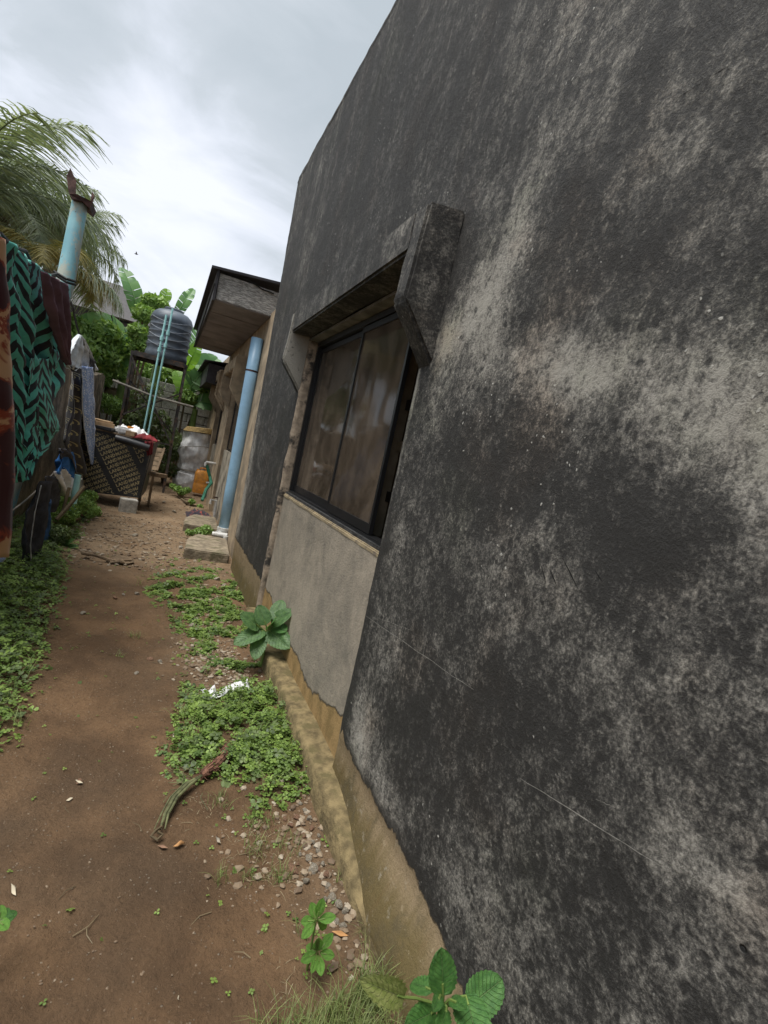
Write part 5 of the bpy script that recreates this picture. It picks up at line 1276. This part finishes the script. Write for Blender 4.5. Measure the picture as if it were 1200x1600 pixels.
def stone(px, py, s_, label=None, group=None, z=0.0):
    p = at(px, py, z=z + .01); o = place(RK[rnd.randrange(8)], 'stone', (p.x, p.y, gz(p.x, p.y) + s_ * .16), None, (rnd.uniform(-.3, .3), rnd.uniform(-.3, .3), rnd.uniform(0, 6)), (s_ * rnd.uniform(.8, 1.3), s_ * rnd.uniform(.7, 1.1), s_ * rnd.uniform(.7, 1)))
    tag(o, label or 'pale irregular stone among the rubble beside the kerb', 'stone', group or GS); return o
for px, py, s_ in [(466, 1272, .035), (478, 1262, .03), (484, 1275, .035), (470, 1252, .03), (455, 1285, .03), (488, 1290, .03), (476, 1300, .028), (490, 1310, .03), (497, 1325, .03), (484, 1335, .035), (505, 1345, .03), (512, 1362, .03), (498, 1352, .024), (455, 1355, .06), (490, 1352, .05), (478, 1372, .04), (515, 1378, .03), (520, 1395, .04), (530, 1408, .045), (540, 1418, .035), (528, 1432, .03), (446, 1275, .026), (480, 1232, .035), (470, 1215, .03), (415, 1180, .03), (500, 1300, .022), (470, 1330, .022), (510, 1400, .028), (538, 1440, .03), (465, 1345, .025)]:
    stone(px, py, s_)
for px, py, s_, lb in [(300, 975, .05, 'stone at the weed edge just right of the path centre'), (215, 925, .05, None), (236, 1025, .045, None), (250, 1030, .04, None), (193, 925, .045, None), (180, 932, .04, None), (214, 1046, .035, None), (130, 958, .05, None), (125, 1215, .03, None), (365, 1155, .04, None), (340, 905, .08, None), (350, 915, .07, None), (283, 855, .09, None), (272, 800, .09, None), (256, 785, .08, None), (212, 836, .10, None)]:
    stone(px, py, s_, 'small stone lying loose on the trodden dirt path', 'stones loose on the path')
def gravel(name, count, fn, smin, smax, seed, label, box):
    r = np.random.default_rng(seed); ico = bmesh.new(); bmesh.ops.create_icosphere(ico, subdivisions=1, radius=.5); bv = np.array([v.co[:] for v in ico.verts]); bf = np.array([[v.index for v in f_.verts] for f_ in ico.faces]); ico.free()
    V_, F_, T_ = [], [], []; done = 0
    x0, x1, y0, y1 = box
    for _ in range(count * 40):
        if done >= count: break
        x, y = r.uniform(x0, x1), r.uniform(y0, y1)
        if r.random() > fn(x, y): continue
        s_ = smin + (smax - smin) * r.random() ** 2.2; q_ = bv * (1 + r.uniform(-.3, .3, (12, 1))) * s_ * np.array([r.uniform(.8, 1.4), r.uniform(.7, 1.1), r.uniform(.4, .7)]); a = r.uniform(0, 6.28)
        q_ = np.stack([q_[:, 0] * math.cos(a) - q_[:, 1] * math.sin(a), q_[:, 0] * math.sin(a) + q_[:, 1] * math.cos(a), q_[:, 2]], 1) + [x, y, gz(x, y) + s_ * .12]
        b0 = len(V_); V_ += q_.tolist(); F_ += (bf + b0).tolist(); T_ += [float(r.random())] * 12; done += 1
    return V_, F_, T_
def m_grav(n, b):
    t = n.attr('tone').outputs['Fac']; tc = n.new('ShaderNodeTexCoord').outputs['Object']
    r = n.new('ShaderNodeValToRGB', {'Fac': t}); e = r.color_ramp.elements; e[0].color = (.12, .08, .05, 1); e[1].color = (.36, .31, .24, 1); q = e.new(.4); q.color = (.19, .135, .085, 1); q = e.new(.75); q.color = (.27, .21, .145, 1)
    setb(n, b, Base_Color=n.mix(n.rng(n.noise(tc, 60, 4), .4, .7, 0, .4), r.outputs[0], (.15, .12, .09)), Roughness=.95)
M['gravel'] = material('mixed_gravel', m_grav)
def gr1(x, y):
    d = .9 * math.exp(-((x - .55) ** 2 / .03 + (y - 3.35) ** 2 / .12)) + .5 * math.exp(-((x - .6) ** 2 / .02 + (y - 4.3) ** 2 / .5))
    d += .5 * math.exp(-((x - (XW - .13)) ** 2 / .003)) * sstep(2.3, 1.9, y) * sstep(1.05, 1.3, y)
    d += .30 * math.exp(-((x - .62) ** 2 / .02 + (y - 1.7) ** 2 / .06))
    return d
v, f, t_ = gravel('g', 1900, gr1, .006, .034, 1, '', (.2, .9, 1.0, 5.2)); tag(part('gravel', v, f, M['gravel'], attrs={'tone': t_}, kind='stuff'), 'pale gravel and rubble scattered between the weeds and the kerb', 'gravel')
def gr2(x, y): return (.9 if 5.4 < y < 8.2 else .12) * (1 if x < .3 else .6) * sstep(4.6, 6, y) + .02
v, f, t_ = gravel('g', 2600, gr2, .008, .045, 2, '', (-.9, .85, 4.2, 12)); tag(part('rubble', v, f, M['gravel'], attrs={'tone': t_}, kind='stuff'), 'small rubble littering the path beyond the clothes', 'rubble')
v, f, t_ = gravel('g', 4200, lambda x, y: .5, .0018, .009, 3, '', (-.8, .85, .5, 4.8)); t_ = [q_ * .62 for q_ in t_]; tag(part('grit', v, f, M['gravel'], attrs={'tone': t_}, kind='stuff'), 'fine grit scattered over the bare earth path', 'grit')

def litter(name, pts, mat, label, cat, hgt=.012, seed=0, nsub=12):
    """a crumpled flat thing from its outline on the ground: two opposite edges"""
    Lp, Rp = pts; v, f, uv = [], [], []
    for j in range(nsub + 1):
        a, b = poly_at(Lp, j / nsub), poly_at(Rp, j / nsub)
        for i in range(nsub + 1):
            u = i / nsub; p = at(a[0] + (b[0] - a[0]) * u, a[1] + (b[1] - a[1]) * u, z=.02); v.append((p.x, p.y, gz(p.x, p.y) + .008 + hgt * (.6 + 1.2 * fbm(p.x * 16, p.y * 16, seed)) * (.4 + math.sin(PI * u) * math.sin(PI * j / nsub)))); uv.append((u, j / nsub))
    for j in range(nsub):
        for i in range(nsub): k = j * (nsub + 1) + i; f.append((k, k + 1, k + nsub + 2, k + nsub + 1))
    o = part(name, v, f, mat, smooth=True, uvs=uv); solid(o, .0015); return tag(o, label, cat)
r_ = random.Random(21)
for k in range(14):
    p = at(r_.uniform(60, 420), r_.uniform(960, 1560), z=.02)
    if p.x > .75: continue
    a = r_.uniform(0, 6.28); ln = r_.uniform(.03, .09); d = Vector((math.cos(a), math.sin(a), 0)) * ln; p.z = gz(p.x, p.y) + .004
    tag(MB().tube([p, p + d * .5 + Vector((d.y * .12, -d.x * .12, .003)), p + d], [.0016, .0014, .0008], 5).build('twig', M['straw'] if k % 2 else M['stemred'], None), 'thin dry twig lying loose on the bare earth path', 'twig', 'twigs on the path')
clover('scattered_seedlings', lambda x, y: .25 + .75 * math.exp(-((x - interp(R_EDGE, y)) / .10) ** 2) + .6 * math.exp(-((x - interp(L_EDGE, y)) / .08) ** 2) if not (right_green(x, y) > .4) else 0, -.6, .85, 1.2, 6.5, 420, 31, .005, .012, .012, label='tiny scattered seedlings sprouting from the bare earth')
clover('broad_weeds', lambda x, y: max(right_green(x, y), left_green(x, y)) * .8 if y > 1.9 else 0, -1.3, .9, 1.8, 7.5, 1500, 32, .018, .030, .11, mat=M['bushdark'], label='taller darker weeds standing among the clover on both sides')
litter('plastic_scrap', ([(314, 1076), (345, 1080), (362, 1068), (386, 1062)], [(318, 1092), (345, 1090), (368, 1084), (391, 1078)]), M['whitecloth'], 'crumpled white plastic scrap lying in the clover', 'litter', .05, 3, 22)
M['paleleaf'] = P('dead_pale_leaf', (.46, .40, .29), rough=.8)
M['orangeleaf'] = P('dead_orange_leaf', (.42, .22, .09), rough=.8)
for k, (px, py, s_, mt, lb) in enumerate([(22, 1383, 12, 'paleleaf', 'pale dead leaf lying on the dirt at the left edge'), (110, 1237, 6, 'paleleaf', 'tiny pale leaf near the left middle of the bare path'), (280, 1390 - 75, 12, 'orangeleaf', 'orange-brown bark flake beside the end of the dead stalk'), (255, 1318, 9, 'redstone', 'reddish flake left of the orange bark flake'), (125, 1212, 7, 'paleleaf', 'small tan leaf on the upper left of the bare path'), (272, 1145, 6, 'paleleaf', 'yellowish dead leaf right of the path below the white scrap'), (280, 1550, 5, 'paleleaf', 'small pale flake low in the centre of the bare path'), (342, 1300 + 8, 9, 'stone', 'pale flat chip right of the bark flakes'), (533, 1452, 14, 'orangeleaf', 'orange dead leaf beside the seedling and kerb'), (405, 1190, 14, 'leafold', 'yellow-green dying leaf in the clover below the white scrap')]):
    a = rnd.uniform(0, 3); c_, s2 = math.cos(a) * s_, math.sin(a) * s_ * .6
    litter('dead_leaf', ([(px - c_, py - s2), (px + s2 * .5, py - s_ * .35), (px + c_, py + s2)], [(px - c_ + 1, py - s2 + 1), (px - s2 * .4, py + s_ * .4), (px + c_ + 1, py + s2)]), M[mt], lb, 'leaf', .008, k, 6)
# dead stem: furry red-brown root end and green-grey stalk
M['deadroot'] = P('red_brown_fibrous_stem', (.17, .085, .055), rough=.95, var=.35, sc=40, bump=.01, bsc=60)
M['deadstalk'] = P('withered_green_stalk', (.115, .12, .055), rough=.8, var=.3, sc=22)
dsr = empty('dead_stalk', at(330, 1200, z=.02), 'withered plant stalk with a hairy red-brown root end lying beside the path', 'stalk')
pts = [at(354, 1163, z=.03), at(350, 1180, z=.035), at(338, 1195, z=.03), at(322, 1206, z=.03), at(312, 1214, z=.025)]
MB().tube(pts, [.012, .024, .026, .022, .012], 12).build('root_end', M['deadroot'], dsr, smooth=True); roughen(dsr.children[-1], 1, .004, 30)
m = MB(); r_ = random.Random(3)
for _ in range(160):
    t = r_.random() * 3.99; i = int(t); p = pts[i].lerp(pts[i + 1], t - i); d = Vector((r_.uniform(-1, 1), r_.uniform(-1, 1), r_.uniform(-.1, 1))).normalized(); m.bar(p + d * .012, p + d * r_.uniform(.03, .05) - Vector((0, 0, .006)), .0012)
m.build('root_hairs', M['deadroot'], dsr, kind='stuff')
for off, w_ in ((0, .009), (5, .006), (-6, .004)):
    MB().tube([at(314 + off * .3, 1212, z=.03), at(292 + off, 1226, z=.035), at(272 + off, 1246, z=.03), at(258 + off, 1272, z=.02), at(250 + off * 1.5, 1296, z=.015)], [w_ * .7, w_, w_, w_ * .8, w_ * .4], 7).build('stalk', M['deadstalk'], dsr, smooth=True)
MB().tube([at(252, 1292, z=.02), at(243, 1298, z=.035), at(236, 1306, z=.02), at(246, 1312, z=.012), at(254, 1304, z=.02), at(246, 1300, z=.03)], .006, 6).build('withered_tip', M['stemred'], dsr, smooth=True)
for i in range(9):
    a = r_.uniform(0, 6.28); p = at(r_.uniform(262, 318), r_.uniform(1190, 1240), z=.02); MB().tube([p, p + Vector((math.cos(a) * .04, math.sin(a) * .04, .006)), p + Vector((math.cos(a + .5) * .09, math.sin(a + .5) * .09, -.01))], .0015, 5).build('rootlet', M['deadstalk'], dsr)
tag(MB().tube([at(128, 864, z=.04), at(150, 868, z=.05), at(176, 876, z=.03), at(205, 875, z=.03)], [.016, .014, .02, .012], 7).build('fallen_branch', M['wood'], smooth=True), 'thin pale branch lying across the path beyond the clothes', 'branch')
tag(litter('dry_husk', ([(170, 873), (190, 870), (208, 872)], [(172, 879), (190, 880), (210, 878)]), M['wood'], 'husk', 'leaf', .05, 5, 8), 'dry curled husk at the end of the fallen branch', 'leaf')
# a bird high over the roofs
bp = at(213, 397, y=40); bd = empty('bird', bp, 'tiny dark bird gliding in the sky above the tank', 'bird')
MB().tube([bp - Vector((.12, 0, 0)), bp, bp + Vector((.12, 0, .02))], [.01, .045, .008], 6).build('body', M['wire'], bd, smooth=True)
for s_ in (-1, 1): MB().hexa([bp + Vector((.05, 0, 0)), bp + Vector((-.05, 0, 0)), bp + Vector((-.05, s_ * .01, .01)), bp + Vector((.05, s_ * .01, .01)), bp + Vector((.02, s_ * .25, .08)), bp + Vector((-.02, s_ * .25, .08)), bp + Vector((-.02, s_ * .26, .085)), bp + Vector((.02, s_ * .26, .085))]).build('wing', M['wire'], bd)

# ---------------------------------------------------------------- origins of single-mesh things at their base
for o in list(C.objects):
    if o.type == 'MESH' and o.parent is None and o.get('kind') is None and o.location.length < 1e-6:
        co = np.empty(len(o.data.vertices) * 3, dtype=np.float32); o.data.vertices.foreach_get('co', co); co = co.reshape(-1, 3)
        c = np.array([(co[:, 0].min() + co[:, 0].max()) / 2, (co[:, 1].min() + co[:, 1].max()) / 2, co[:, 2].min()], dtype=np.float32)
        o.data.vertices.foreach_set('co', (co - c).ravel()); o.location = c.tolist(); o.data.update()
